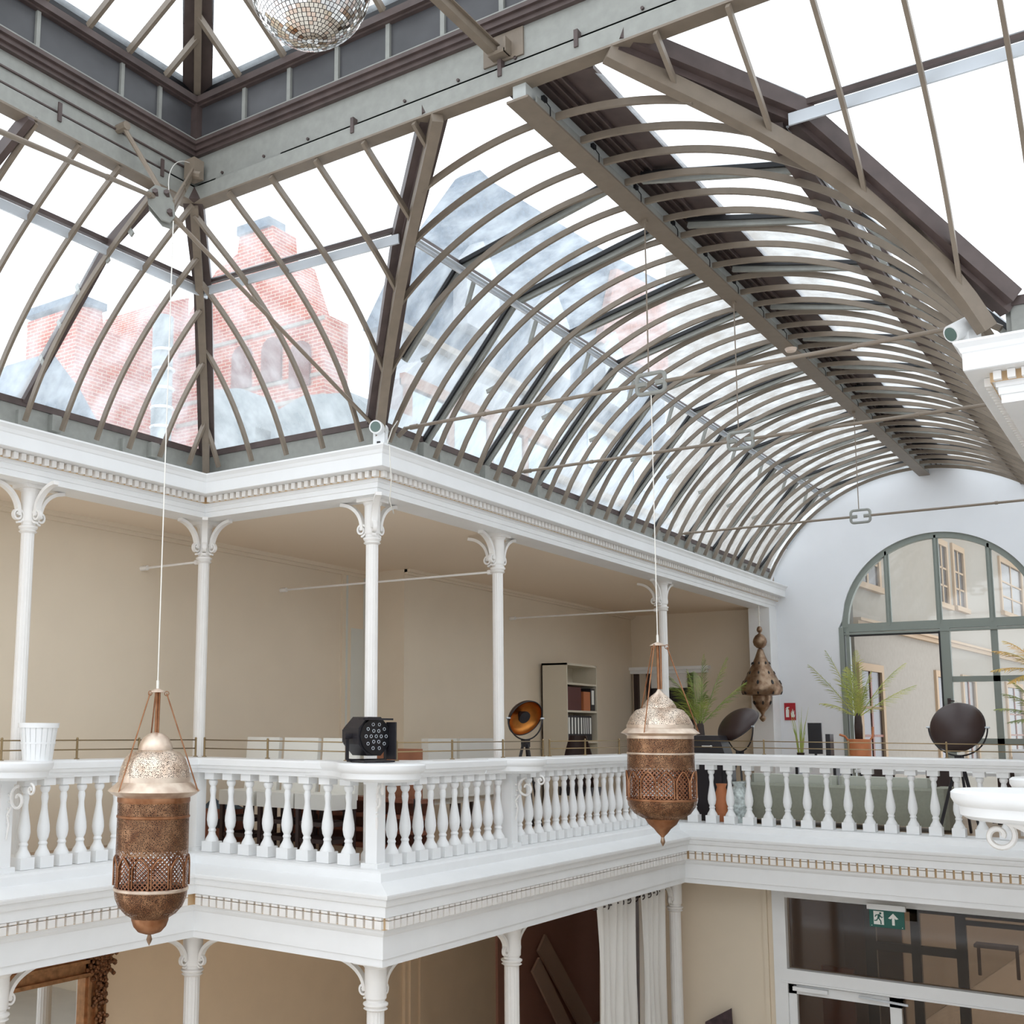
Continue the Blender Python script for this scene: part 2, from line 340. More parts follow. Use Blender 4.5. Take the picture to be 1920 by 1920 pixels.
def column(c, z0, z1, label, group, dirs, hcap=.42, reach=.45, r=.074, octo=True):
    t = thing('cast_iron_column', (c[0],c[1],z0), label, 'column', group); H = z1-z0
    g = MB(); g.lathe([(r*1.02,0),(r*1.02,.05),(r,.08),(r*.97,H-hcap-.1)], n=32, flute=.07); wpart = g.build('shaft', CREAMW, t, 40)
    g = MB(); g.lathe([(r*1.6,0),(r*1.6,.04),(r*1.35,.06),(r*1.35,.12),(r*1.1,.15),(r*1.0,.16)], n=24); g.build('base', CREAMW, t, 40)
    g = MB(); zb = H-hcap
    g.lathe([(r,zb-.11),(r*1.35,zb-.09),(r*1.1,zb-.075),(r*1.4,zb-.05),(r*1.4,zb-.035),(r*1.05,zb-.02),(r*1.05,zb),(r*1.22,zb+.02),(r*1.25,H-.08),(r*1.5,H-.05),(r*1.5,H-.02)], n=16)
    g.cbox((0,0,H-.02),(r*3.6,r*3.6,.04)); g.build('capital', CREAMW, t, 30)
    for d in dirs:
        g = MB(); bracket(g, (0,0), d, reach, H-.02, hcap); g.build('bracket', CREAMW, t, 40)
    return t
GU, GL = 'slim white columns of the upper gallery', 'white columns carrying the lower cornice'
ups = [((-.25,.25),'slim white gallery column rising behind the black stage spotlight',[(-1,0),(0,1),(.707,-.707)]),
       ((-.25,3.1),'slim white gallery column left of the copper dish lamp',[(0,-1),(0,1),(-1,0)]),
       ((-.25,8.85),'slim white gallery column partly hidden behind the farther copper lantern',[(0,-1),(0,1),(-1,0)]),
       ((-2.93,.25),'slim white gallery column in the inner corner above the left balustrade',[(1,0),(0,-1),(.707,-.707)]),
       ((-2.93,-2.45),'slim white gallery column beside the white slatted basket',[(0,-1),(0,1),(1,0)])]
for c, lb, ds in ups: column(c, -4.1, .0, lb, GU, ds)
lows = [((.1,-.1),'white lower column below the projecting hall corner',[(-1,0),(0,1)]),
        ((.1,2.77),'white lower column right of the tan pilaster wall',[(0,-1),(0,1)]),
        ((.1,8.15),'white lower column between the linen curtain and the cream wall',[(0,-1)]),
        ((-2.58,-.1),'white lower column in the inner corner under the left lantern',[(1,0),(0,-1)]),
        ((-2.58,-2.8),'white lower column in front of the gilt framed mirror',[(0,1),(0,-1)])]
for c, lb, ds in lows: column(c, -9, -5, lb, GL, ds, hcap=.40, reach=.60, r=.095)

# ================================================================= BALUSTRADES
BP = [(.085,0),(.085,.012),(.075,.035),(.05,.075),(.042,.105),(.052,.125),(.045,.14),(.04,.15),(.06,.19),(.07,.25),(.066,.31),(.05,.40),(.036,.48),(.032,.53),(.036,.56),(.042,.60),(.036,.635),(.032,.645),(.045,.66),(.057,.685),(.057,.71),(.035,.73)]
def baluster_mesh():
    g = MB(); g.cbox((0,0,.06),(.17,.17,.12)); g.lathe([(r_*.95,.12+z*1.0) for r_,z in BP], n=16); g.cbox((0,0,.885),(.15,.15,.08)); g.build('baluster', WHITE, None, 35)
    o = bpy.data.objects['baluster']; me = o.data; bpy.data.objects.remove(o); return me
BME = baluster_mesh()
def rail_prof(c0=.03):
    return [(c0-.13,-3.145),(c0+.11,-3.145),(c0+.115,-3.10),(c0+.16,-3.09),(c0+.17,-3.06),(c0+.19,-3.05),(c0+.195,-2.99),(c0+.185,-2.97),(c0-.16,-2.965),(c0-.17,-2.99),(c0-.14,-3.05)]
CN = [(.17,-.19),(.09,-.18),(.05,-.155),(.045,-.10),(.03,-.09),(.015,-.08),(.0,-.05),(.0,-.015),(.02,.002)]     # (inset, z) of the ledge edge
def bez(p0, p1, p2, p3, n=10): return [tuple((1-t)**3*a+3*(1-t)**2*t*b+3*(1-t)*t*t*c+t**3*d for a,b,c,d in zip(p0,p1,p2,p3)) for t in [i/n for i in range(n+1)]]
def ledge(mb, c, d, deep, r, diag):
    """bulging ledge: outline in local (u along d, v across), lofted through the edge profile"""
    rows = []
    for ins, z in CN:
        R = r-ins; cu = deep-r; half = []
        if diag:      # wraps a corner, rails run off at +-135 degrees from d
            k = .7071; q = .19-ins*.6; s = .85
            A = (-s*k+q*k, s*k+q*k); B = (-.4*k+q*k, .4*k+q*k); th = Rr(100); P = (cu+R*math.cos(th), R*math.sin(th)); Bc = (P[0]-.18*math.sin(th)*1.0, P[1]+.02)
            half = [(-s*k-.1*k, s*k-.1*k)]+bez(A, B, Bc, P)
        else:
            q = .19-ins*.6; th = Rr(72); P = (cu+R*math.cos(th), R*math.sin(th)); A = (q, r+.38); half = [(-.12, r+.38)]+bez(A, (q, r+.15), (P[0]-.10, P[1]+.06), P)
        half += [(cu+R*math.cos(th*(1-i/12)), R*math.sin(th*(1-i/12))) for i in range(1,13)]
        full = half+[(u,-v) for u,v in half[-2::-1]]
        rows.append([(c[0]+d[0]*u-d[1]*v, c[1]+d[1]*u+d[0]*v, -2.965+z) for u,v in full])
    n = len(rows[0]); vs = [p for r_ in rows for p in r_]; fs = [(i*n+j, i*n+(j+1)%n, (i+1)*n+(j+1)%n, (i+1)*n+j) for i in range(len(rows)-1) for j in range(n)]
    fs += [tuple(range(n-1,-1,-1)), tuple(range((len(rows)-1)*n, len(rows)*n))]
    mb.add(vs, fs)
def spiral(mb, c, d, r, turns, th, a0=0, sgn=1, n=30, tail=None):
    pts = [(c[0]+d[0]*r*(1-.8*i/n)*math.cos(a0+sgn*2*PI*turns*i/n), c[1]+d[1]*r*(1-.8*i/n)*math.cos(a0+sgn*2*PI*turns*i/n), c[2]+r*(1-.8*i/n)*math.sin(a0+sgn*2*PI*turns*i/n)) for i in range(n+1)]
    if tail: pts = tail+pts
    mb.tube(pts, th, 6)
def balustrade(label, c0, paths, posts, newels, consoles):
    t = thing('balustrade', (c0[0],c0[1],-4.07), label, 'balustrade', 'white balustrades round the upper gallery')
    g = MB(); g.sweep(rail_prof(), paths); wp(g, 'handrail', WHITE, t, 30)
    for x, y in posts:
        o = bpy.data.objects.new('baluster', BME); col.objects.link(o); o.parent = t; o.location = (x-c0[0], y-c0[1], 0)
    for x, y in newels:
        g = MB(); g.cbox((x,y,-3.6),(.15,.15,.93)).cbox((x,y,-4.05),(.22,.22,.05)).cbox((x,y,-3.17),(.19,.19,.06)); wp(g, 'newel_post', WHITE, t)
    for x, y, d, deep, r, diag in consoles:
        g = MB(); ledge(g, (x,y), d, deep, r, diag); wp(g, 'console_ledge', WHITE, t, 30)
        g = MB(); p = (x+d[0]*.12, y+d[1]*.12)
        if deep > .9:
            g.strip(bez((x+d[0]*.12,y,-3.85), (x+d[0]*.3,y,-3.5), (x+d[0]*.5,y,-3.18), (x+d[0]*.74,y,-3.145)), .035, .05, (0,1,0))
            spiral(g, (x+d[0]*.74,y,-3.25), d, .105, 1.3, .018, PI/2, 1)
        else:
            spiral(g, (p[0]+d[0]*.16,p[1]+d[1]*.16,-3.34), d, .13, 1.2, .016, PI/2, 1)
            spiral(g, (p[0]+d[0]*.36,p[1]+d[1]*.36,-3.24), d, .06, 1.3, .013, PI/2, -1)
        g.tube([(p[0],p[1],-3.75),(p[0]+d[0]*.03,p[1]+d[1]*.03,-3.6),(p[0]+d[0]*.0,p[1]+d[1]*.0,-3.5),(p[0]+d[0]*.06,p[1]+d[1]*.06,-3.42)],[.008,.014,.014,.012],6)
        for k in range(5): g.lathe([(.0,-.02),(.018,0),(.0,.02)], (p[0]+d[0]*(.01+.01*(k%2)), p[1]+d[1]*(.01+.01*(k%2)), -3.3-.07*k), 6)
        wp(g, 'scroll_bracket', CREAMW, t, 60)
    return t
o3 = .03
balustrade('white balustrade at the far left behind the nearer lantern', (-W,-2.6), lambda o: [(-W+o,-5.5),(-W+o,-o-.0)], [(-W+o3,-2.52+.243*k) for k in range(10)]+[(-W+o3,-3.05-.243*k) for k in range(6)], [(-W+o3,-2.8)], [(-W,-2.8,(1,0),.56,.42,False)])
balustrade('white balustrade between the inner corner and the projecting corner', (-1.3,0), lambda o: [(-W+o,-o),(.0+o,-o)], [(-2.385+.2935*k,-o3) for k in range(8)], [(o3,-o3),(-W+o3,-o3)], [(0,0,(.7071,-.7071),.86,.47,True)])
balustrade('long white balustrade receding along the nave past the dish lamp', (0,4), lambda o: [(o,-o),(o,YD-o)], [(o3,.27+.257*k) for k in range(10)]+[(o3,3.12+.257*k) for k in range(20)], [(o3,2.87),(o3,YD-o3)], [(0,2.87,(1,0),.52,.40,False)])
balustrade('white balustrade of the terrace in front of the grey sofa', (3,YD), lambda o: [(o,YD-o),(WL-o,YD-o)], [(.45+.2985*k,YD-o3) for k in range(21)], [(WL-o3,YD-o3)], [])
balustrade('white balustrade with round ledges at the right frame edge', (WL,2), lambda o: [(WL-o,YD-o),(WL-o,YL-o),(9,YL-o)], [(WL-o3,YL+.27+.257*k) for k in range(9)]+[(WL-o3,YL+2.92+.257*k) for k in range(26)], [(WL-o3,YL-o3),(WL-o3,YL+2.66)], [(WL,YL+.1,(-1,0),1.0,.52,False),(WL,YL+2.66,(-1,0),.98,.5,False)])
# brass rails standing on the balustrades
def brass(label, runs, c0):
    t = thing('brass_rail', (*c0,-2.965), label, 'railing', 'low brass rails on the handrails')
    for (p, q, posts) in runs:
        for z in (-2.76,-2.862):
            g = MB(); g.tube([(*p,z),(*q,z)], .0075, 6); wp(g, 'rail_bar', BRASS, t, True)
        for s in posts:
            x = p[0]+(q[0]-p[0])*s; y = p[1]+(q[1]-p[1])*s
            g = MB(); g.lathe([(.03,0),(.03,.008),(.013,.012),(.013,.215),(.016,.22),(.008,.235)], (x,y,-2.963), 10); wp(g, 'rail_post', BRASS, t, 40)
    return t
brass('low brass rail on the far left handrail behind the basket', [((-2.68,-5),(-2.68,-.05),(0,.44,.635,.815,1))], (-2.68,-2))
brass('low brass rail on the handrail left of the stage spotlight', [((-2.58,0),(-.40,0),(0,.47,1))], (-1.3,0))
brass('low brass rail along the nave handrail', [((0,.4),(0,3.86),(0,.334,.685,1)),((0,4.05),(0,8),(0,.28,.58,.9))], (0,4))
brass('low pale brass rail on the terrace handrail', [((.2,YD-.03),(WN-.3,YD-.03),(0,.25,.475,.713,1))], (3,YD))
# ================================================================= GLASS ROOF
def hz(s): return -.67+math.sqrt(3.27**2-(3.07-s)**2)
GP = [(-.06,.86),(1.19,2.35),(2.88,2.745)]
def gz(s):
    for (a, za), (b, zb) in zip(GP[:-1], GP[1:]):
        if s <= b: return za+(zb-za)*(s-a)/(b-a)
    return GP[-1][1]
def hb(s): return hz(s)+.17*(min(s,2.3)/2.3)**5      # transept slopes rise a little higher, to the lantern beam
def ha(s): return hz(s)+.27*(min(s,2.01)/2.01)**2.5
def ribpts(f, s0, s1, n=20, h=hz): return [(*f(s0+(s1-s0)*i/n), h(s0+(s1-s0)*i/n)) for i in range(n+1)]
def roof(name, loc, label):
    return thing(name, loc, label, 'glass roof', None, 0, 'structure')
# --- nave, left and right slope
NL = roof('window_1', (0,6,.5), 'curved glass slope of the nave roof above the long white cornice')
NR = roof('window_2', (WN,6,.5), 'curved glass slope of the nave roof right of the ridge beam')
RH, RW = .060, .032
def put_rib(par, f, s0, s1, upv):
    h = hb if par.name == 'window_4' else ha if par.name == 'window_3' else hz
    g = MB(); g.strip(ribpts(f, s0, s1, 20, h), RH if False else RW, RH, (0,0,1)) ; return wp(g, 'rib', RIB, par, 35)
ys = [.13+.478*k for k in range(30)]
for y in ys:
    put_rib(NL, lambda s, y=y: (s, y), .06, 2.98, None); put_rib(NR, lambda s, y=y: (WN-s, y), .06, 2.98, None)
for k in range(1, 6):
    y = .13-.478*k
    if y > -2.25:
        put_rib(NL, lambda s, y=y: (s, y), -y, 2.98, None); put_rib(NR, lambda s, y=y: (WN-s, y), -y, 2.98, None)
def facet(g, fx, y0, y1, s0, s1):   # sheet between y0 and y1 following the glass line; y limits may depend on s
    n = 1
    ss = [s0]+[b for b,_ in GP if s0 < b < s1]+[s1]
    for a, b in zip(ss[:-1], ss[1:]):
        q = [(fx(a), y0(a), gz(a)), (fx(b), y0(b), gz(b)), (fx(b), y1(b), gz(b)), (fx(a), y1(a), gz(a))]
        g.add(q, [(0,1,2,3)])
for par, fx in ((NL, lambda s: s), (NR, lambda s: WN-s)):
    g = MB(); facet(g, fx, lambda s: max(-2.12, -s), lambda s: YE, -.06, 2.88 if par is NL else 2.46); wp(g, 'glass_pane', GLASS, par)
    kx, cx_ = fx(1.19), fx(-.08)
    dx = 1 if fx(1) > fx(0) else -1
    for y in [-.15,1.05,2.45]+[3.87+1.42*k for k in range(8)]:
        s0 = -.1 if y > 0 else .4
        g = MB(); pts = [(fx(s), y, gz(s)-.05) for s in ((s0,1.19,2.88) if y > 0 else (.45,1.19,2.88))]; g.strip(pts, .05, .10); wp(g, 'glazing_bar', IRON, par)
        g = MB(); pts = [(fx(s), y-.045, gz(s)-.02) for s in ((s0,1.19,2.88) if y > 0 else (.45,1.19,2.88))]; g.strip(pts, .035, .05); wp(g, 'gasket', BLACK, par)
    g = MB(); g.bar((fx(1.23),-1.2,2.25), (fx(1.23),YE,2.25), .02, .10); g.bar((fx(1.27),-1.2,2.25), (fx(1.27),YE,2.25), .04, .012); wp(g, 'purlin_strip', SILV, par)
    g = MB(); g.bar((kx,-1.1,2.33), (kx,YE,2.33), .05, .06); wp(g, 'purlin', DKIRON, par)
    if par is NR:
        g = MB(); g.bar((fx(1.33),-1.25,2.22), (fx(1.33),YE,2.22), .16, .12); wp(g, 'purlin_beam', DKIRON, par)
    for y in ys[::3]:
        g = MB(); g.bar((fx(1.2),y,2.27), (fx(1.1),y,hz(1.1)+.03), .05, .02, (0,1,0)); g.bar((fx(.5),y,gz(.5)-.05), (fx(.62),y,hz(.62)+.02), .05, .02, (0,1,0)); wp(g, 'bracket_plate', IRON, par)
    g = MB(); y0 = .1
    g.box((cx_-.025*dx,y0,.47),(cx_+.02*dx,YE,.80)); wp(g, 'curb_board', IRON, par)
    g = MB(); g.box((cx_-.06*dx,y0,.80),(cx_+.035*dx,YE,.875)); wp(g, 'sill_bar', DKIRON, par)
    g = MB()
    for k in range(9):
        y = .9+1.43*k; g.box((cx_+.02*dx,y,.60),(cx_+.10*dx,y+.13,.78)).box((cx_+.02*dx,y+.42,.56),(cx_+.06*dx,y+.46,.74))
    wp(g, 'vent_box', IRON, par)
# --- transept: slope A (left) and B (crossing)
TA = roof('window_3', (-W,-2,.5), 'curved glass slope of the transept roof at the far left')
TB = roof('window_4', (0,0,.5), 'curved glass slope over the crossing between hip and valley')
def hip(t): return (-W+2.01*t, -2.3*t)
for k in range(13):
    y = -.37-.483*k; e = 2.01*min(1, -y/2.3)
    if y < -2.3: e = 2.0
    put_rib(TA, lambda s, y=y: (-W+s, y), .06, e, None)
for x in [-2.41+.557*k for k in range(20)]:
    if x < -.67: s0, e = .06, 2.3*(x+W)/2.01
    elif x < 0: s0, e = .06, 2.3
    elif x < 2.3: s0, e = x, 2.3
    elif x < WN-2.3: continue
    elif x < WN: s0, e = WN-x, 2.3
    else: s0, e = .06, 2.3
    put_rib(TB, lambda s, x=x: (x, -s), s0, e, None)
gA = MB()
hp = [(-.1,(-W-.1,.1)),(1.19,(-1.42,-1.36)),(2.1,(-.62,-2.35))]
gA.add([(-W-.1,.1,.84),(-1.46,-1.36,2.35),(-1.46,-6,2.35),(-W-.1,-6,.84)],[(0,1,2,3)]).add([(-1.46,-1.36,2.35),(-.84,-2.15,2.78),(-.84,-6,2.78),(-1.46,-6,2.35)],[(0,1,2,3)])
wp(gA, 'glass_pane', GLASS, TA)
gB = MB()
gB.add([(-W-.1,.1,.84),(-.1,.1,.84),(1.19,-1.19,2.35),(-1.46,-1.36,2.35)],[(0,1,2,3)]).add([(-1.46,-1.36,2.35),(1.19,-1.19,2.35),(2.12,-2.12,2.80),(-.80,-2.12,2.80)],[(0,1,2,3)])
gB.add([(WN+.1,.1,.84),(9.5,.1,.84),(9.5,-1.25,2.35),(WN-1.19,-1.19,2.35)],[(0,1,2,3)]).add([(WN-1.19,-1.19,2.35),(9.5,-1.25,2.35),(9.5,-2.12,2.80),(WN-2.12,-2.12,2.80)],[(0,1,2,3)])
wp(gB, 'glass_pane', GLASS, TB)
# hip rib and outer hip frame
g = MB(); g.strip([(*hip(.02+t/20*.97), hz(2.15*(.02+t/20*.97))+.24*(.02+t/20*.97)**2.5) for t in range(21)], .085, .10); wp(g, 'hip_rib', RIB, TA, 35)
g = MB(); g.strip([(-W-.06,.06,.86),(-1.46,-1.36,2.34),(-.66,-2.33,2.80)], .20, .16); wp(g, 'hip_frame', DKIRON, TA)
# valley arches and outer valley frames
for sx, X in ((1,0), (-1,WN)):
    g = MB(); g.strip([(X+sx*s, -s, hb(s)) for s in [.06+2.22*i/20 for i in range(21)]], .10, .13); wp(g, 'valley_arch', RIB, TB, 35)
    g = MB(); g.strip([(X-sx*.08,.08,.86),(X+sx*1.19,-1.19,2.33),(X+sx*2.22,-2.22,2.80)], .24, .14); g.strip([(X-sx*.08,.08,.78),(X+sx*1.19,-1.19,2.25),(X+sx*2.22,-2.22,2.72)], .10, .10); wp(g, 'valley_frame', DKIRON, TB)
# purlin strips, curb boards, one straight glazing bar
g = MB(); g.bar((-1.40,-1.35,2.20),(-1.40,-6,2.20), .02, .10); wp(g, 'purlin_strip', SILV, TA)
g = MB(); g.bar((-1.46,-1.36,2.33),(-1.46,-6,2.33), .05, .05); wp(g, 'purlin', DKIRON, TA)
for y in (-2.72, -4.3):
    g = MB(); g.strip([(-W-.08,y,.88),(-1.46,y,2.30),(-.68,y,2.72)], .07, .13); g.strip([(-W-.08,y+.06,.90),(-1.46,y+.06,2.33),(-.68,y+.06,2.75)], .03, .05); wp(g, 'glazing_bar', DKIRON, TA)
for s in (.35,.62,.9,1.3,1.65):
    g = MB(); g.bar((-W+s,-2.78,hz(s)+.0),(-W+s-.14,-2.74,gz(s)-.03), .05, .02, (0,1,0)); wp(g, 'bracket_plate', IRON, TA)
for a, b in (((-1.46,-1.40),(1.19,-1.26)), ((WN-1.19,-1.26),(9.5,-1.26))):
    g = MB(); g.bar((a[0],a[1]-.04,2.20),(b[0],b[1]-.04,2.20), .02, .10); wp(g, 'purlin_strip', SILV, TB)
    g = MB(); g.bar((a[0],a[1]+.05,2.35),(b[0],b[1]+.05,2.35), .05, .05); wp(g, 'purlin', DKIRON, TB)
g = MB(); g.box((-W-.10,-6,.47),(-W-.06,.08,.80)); wp(g, 'curb_board', IRON, TA)
g = MB(); g.box((-W-.14,-6,.80),(-W-.04,.08,.875)); wp(g, 'sill_bar', DKIRON, TA)
g = MB()
for y in (-.95,-2.4,-3.85): g.box((-W-.06,y,.60),(-W+.02,y+.12,.78)).box((-W-.06,y-.42,.56),(-W-.01,y-.38,.74))
wp(g, 'vent_box', IRON, TA)
for a, b in ((-W-.06,-.1), (WN+.1,9.5)):
    g = MB(); g.box((a,.06,.47),(b,.10,.80)); wp(g, 'curb_board', IRON, TB)
    g = MB(); g.box((a,.04,.80),(b,.14,.875)); wp(g, 'sill_bar', DKIRON, TB)
# --- ridge beam of the nave
RB = roof('trim_4', (3.07,6,2.54), 'grey riveted ridge beam running down the middle of the nave roof')
RB['category'] = 'ridge beam'
y0 = -2.13; XR = 3.07
g = MB(); g.box((XR-.10,-2.29,2.54),(XR+.10,YE-.02,2.56)); wp(g, 'bottom_flange', RIB, RB)
g = MB(); g.box((XR+.085,y0,2.56),(XR+.10,YE-.1,2.625)).box((XR-.10,y0,2.56),(XR-.085,YE-.1,2.625)); wp(g, 'flange_lip', IRON, RB)
g = MB(); g.box((XR-.06,y0,2.56),(XR+.06,YE,2.76)); g.box((XR-.06,-2.25,2.56),(XR+.06,y0,2.70)); wp(g, 'web_plate', mat('light_grey_iron_paint', (.46,.48,.46), .5, noise=.06, nscale=10), RB)
g = MB(); g.prismY([(XR-.20,2.76),(XR+.10,2.80),(XR+.60,2.70),(XR+.60,2.74),(XR+.1,2.86),(XR-.20,2.82)], y0+.02, YE)
for q in (.13,.22,.31): g.box((XR+q,y0,2.755-.2*(q-.1)),(XR+q+.012,YE,2.80-.2*(q-.1)))
wp(g, 'ridge_cap', DKIRON, RB)
g = MB()
for k in range(14): g.cbox((XR+.075,-1.95+.96*k,2.69),(.03,.06,.04)).tube([(XR+.08,-1.92+.96*k,2.67),(XR+.105,-1.9+.96*k,2.625),(XR+.105,-1.9+.96*k,2.55)],.005,5)
wp(g, 'cable_clip', BLACK, RB)
# --- lantern over the crossing
LX0, LX1, LY1, LY0 = -.67, 6.82, -2.3, -9.6
LN = roof('window_5', (3,-2.3,2.72), 'raised square lantern with dark louvres and glass hips over the crossing')
def ring(g, i0, i1, z0, z1):      # rectangular frame, i0<i1 offsets outwards from the inner face
    g.box((LX0-i1,LY0-i1,z0),(LX0-i0,LY1+i1,z1)).box((LX0-i0,LY1+i0,z0),(LX1+i0,LY1+i1,z1)).box((LX1+i0,LY0-i1,z0),(LX1+i1,LY1+i1,z1))
g = MB(); ring(g, 0, .16, 2.70, 2.72); wp(g, 'bottom_flange', RIB, LN)
g = MB(); ring(g, 0, .02, 2.72, 2.87); wp(g, 'flange_lip', IRON, LN)
g = MB(); ring(g, .07, .10, 2.72, 2.85); ring(g, .05, .08, 2.90, 3.21); wp(g, 'web_plate', IRON, LN)
g = MB(); g.box((.5,LY1+.03,2.72),(LX1,LY1+.06,2.92)).box((LX0-.06,LY0,2.72),(LX0-.03,LY1+.06,2.92)).box((LX0,LY1+.02,2.85),(.0,LY1+.06,2.92)) if False else g.box((.45,LY1+.05,2.84),(LX1,LY1+.08,2.92)).box((LX0-.08,LY0,2.84),(LX0-.05,LY1+.05,2.92)).box((LX0,LY1+.05,2.84),(-.42,LY1+.08,2.92)); wp(g, 'web_splice', IRON, LN)
g = MB()
for k in range(13): g.tube([(LX0+.35+.56*k,LY1+.05,2.945),(LX0+.35+.56*k,LY1+.03,2.945)],.014,8)
for (x, y) in ((1.35,LY1),(2.9,LY1),(3.6,LY1)): g.box((x,y-.015,2.80),(x+.035,y+.05,2.95))
for y in (-2.75,-4.0,-5.3): g.box((LX0,y-.02,2.80),(LX0+.015,y+.02,2.98))
g.box((LX0-.049,-6,3.05),(LX0-.03,-2.3,3.065)).box((LX0-.049,-6,2.90),(LX0-.03,-2.6,2.915))
wp(g, 'rivet_row', DKIRON, LN)
g = MB(); ring(g, .0, .12, 3.21, 3.25); ring(g, -.03, .10, 3.25, 3.30); ring(g, -.06, .14, 3.30, 3.34); wp(g, 'cornice_strip', DKIRON, LN)
g = MB(); ring(g, -.03, .03, 3.34, 3.375); wp(g, 'light_ledge', IRON, LN)
g = MB(); ring(g, .05, .07, 3.36, 3.80); wp(g, 'louvre_panel', LOUV, LN)
for x in [-.03+.59*k for k in range(12)]:
    g = MB(); g.box((x-.022,LY1+.02,3.37),(x+.022,LY1+.06,3.78)); wp(g, 'mullion', IRON, LN)
for y in (-2.78,-3.27,-4.25,-4.75,-5.25,-5.75):
    g = MB(); g.box((LX0-.06,y-.02,3.37),(LX0-.02,y+.02,3.78)); wp(g, 'mullion', IRON, LN)
g = MB(); g.box((LX0-.05,LY1-.03,3.34),(LX0+.03,LY1+.05,3.8)); ring(g, -.04, .06, 3.77, 3.84); ring(g, -.0, .08, 3.75, 3.77); wp(g, 'top_rail', DKIRON, LN)
g = MB(); ring(g, .02, .16, 3.84, 3.86); wp(g, 'eaves_strip', IRON, LN)
g = MB()
for sgn in (0,):
    g.add([(LX0-.02,LY0,3.85),(LX0-.02,LY1+.02,3.85),(LX0-.14,LY1+.14,3.96),(LX0-.14,LY0,3.96)],[(0,1,2,3)]).add([(LX0-.02,LY1+.02,3.85),(LX1,LY1+.02,3.85),(LX1,LY1+.14,3.96),(LX0-.14,LY1+.14,3.96)],[(0,1,2,3)])
wp(g, 'sloped_board', IRON, LN)
apex = (LX0+3.74, LY1-3.74, 5.9)
def lz(d): return 3.93+(d)*.53       # glass height over the lantern, d = distance in from the eaves
g = MB()
e = .16
g.add([(LX0-e,LY1+e,lz(-e)+.1),(LX1+e,LY1+e,lz(-e)+.1),(apex[0],apex[1],lz(3.74)+.1)],[(0,1,2)]).add([(LX0-e,LY1+e,lz(-e)+.1),(LX0-e,LY0-e,lz(-e)+.1),(apex[0],apex[1],lz(3.74)+.1)],[(0,1,2)]).add([(LX1+e,LY1+e,lz(-e)+.1),(LX1+e,LY0-e,lz(-e)+.1),(apex[0],apex[1],lz(3.74)+.1)],[(0,1,2)])
wp(g, 'glass_pane', GLASS, LN)
g = MB(); g.bar((LX0,LY1,lz(0)), (apex[0],apex[1],lz(3.74)), .07, .12); wp(g, 'hip_rafter', RIB, LN)
g = MB(); g.bar((LX0-.12,LY1+.12,lz(0)+.02), (apex[0],apex[1],lz(3.74)+.14), .30, .08); wp(g, 'hip_frame', DKIRON, LN)
g = MB(); g.bar((LX0-.13,LY1+.13,4.0),(LX1,LY1+.13,4.0), .10, .12); g.bar((LX0-.13,LY1+.13,4.0),(LX0-.13,LY0,4.0), .10, .12); wp(g, 'eaves_frame', BLACK, LN)
for x in [-.08+.595*k for k in range(12)]:
    d = min(x-LX0, LX1-x, 3.7)
    g = MB(); g.bar((x,LY1,lz(0)-.05),(x,LY1-d,lz(d)-.03), .04, .07); wp(g, 'rafter', RIB, LN)
for y in [-2.74-.49*k for k in range(13)]:
    d = min(LY1-y, 3.7)
    if d < 3.7 or y > -6.5:
        g = MB(); g.bar((LX0,y,lz(0)-.05),(LX0+d,y,lz(d)-.03), .04, .07); wp(g, 'rafter', RIB, LN)
# cross beam of the lantern at the level of its lower ring
g = MB(); g.bar((2.87,LY1-.02,3.03),(2.87,LY0,3.02), .07, .07); g.bar((2.87,LY1-.02,3.07),(2.87,LY0,3.06), .12, .01); g.box((2.74,LY1+.03,2.95),(3.12,LY1+.055,3.2)).box((2.84,LY1-.07,2.97),(3.0,LY1+.04,3.0)).box((2.99,LY1-.07,2.97),(3.01,LY1+.04,3.10)); wp(g, 'strut', RIB, LN)

# ================================================================= TIE RODS
TG = 'horizontal tie rods across the nave roof'
def tie(y, label, hang=True):
    t = thing('tie_rod', (3.07,y,.82), label, 'tie rod', TG)
    for s in (-1,1):
        g = MB(); g.tube([(s*.13,0,0),(s*2.98,0,.0)], .02, 10); g.tube([(s*2.8,0,0),(s*2.9,0,0)],.03,10); g.tube([(s*2.96,0,-.0),(s*3.07,0,-.08)],.03,8); g.tube([(s*1.9,0,0),(s*1.94,0,0)],.026,8); g.build('rod', ROD, t, 40)
    g = MB(); P = []
    for cx_, cz_, a0 in ((.10,.055,0),(-.10,.055,90),(-.10,-.055,180),(.10,-.055,270)):
        for i in range(5): a = Rr(a0+90*i/4); P.append((cx_+.045*math.cos(a),0,cz_+.045*math.sin(a)))
    g.tube(P, .022, 8, True); g.tube([(-.14,0,0),(-.05,0,0)],.028,6); g.tube([(.05,0,0),(.14,0,0)],.028,6); g.build('turnbuckle', IRON, t, 50)
    g = MB(); g.tube([(-.02,0,.1),(-.02,0,1.72)], .008, 6); g.cbox((-.02,0,1.71),(.05,.05,.03)); g.build('hanger', ROD, t)
    return t
tie(.40, 'nearest horizontal tie rod, with the copper lantern hung from its turnbuckle')
tie(3.1, 'middle tie rod crossing the nave roof')
tie(8.9, 'farthest tie rod crossing in front of the white end wall')
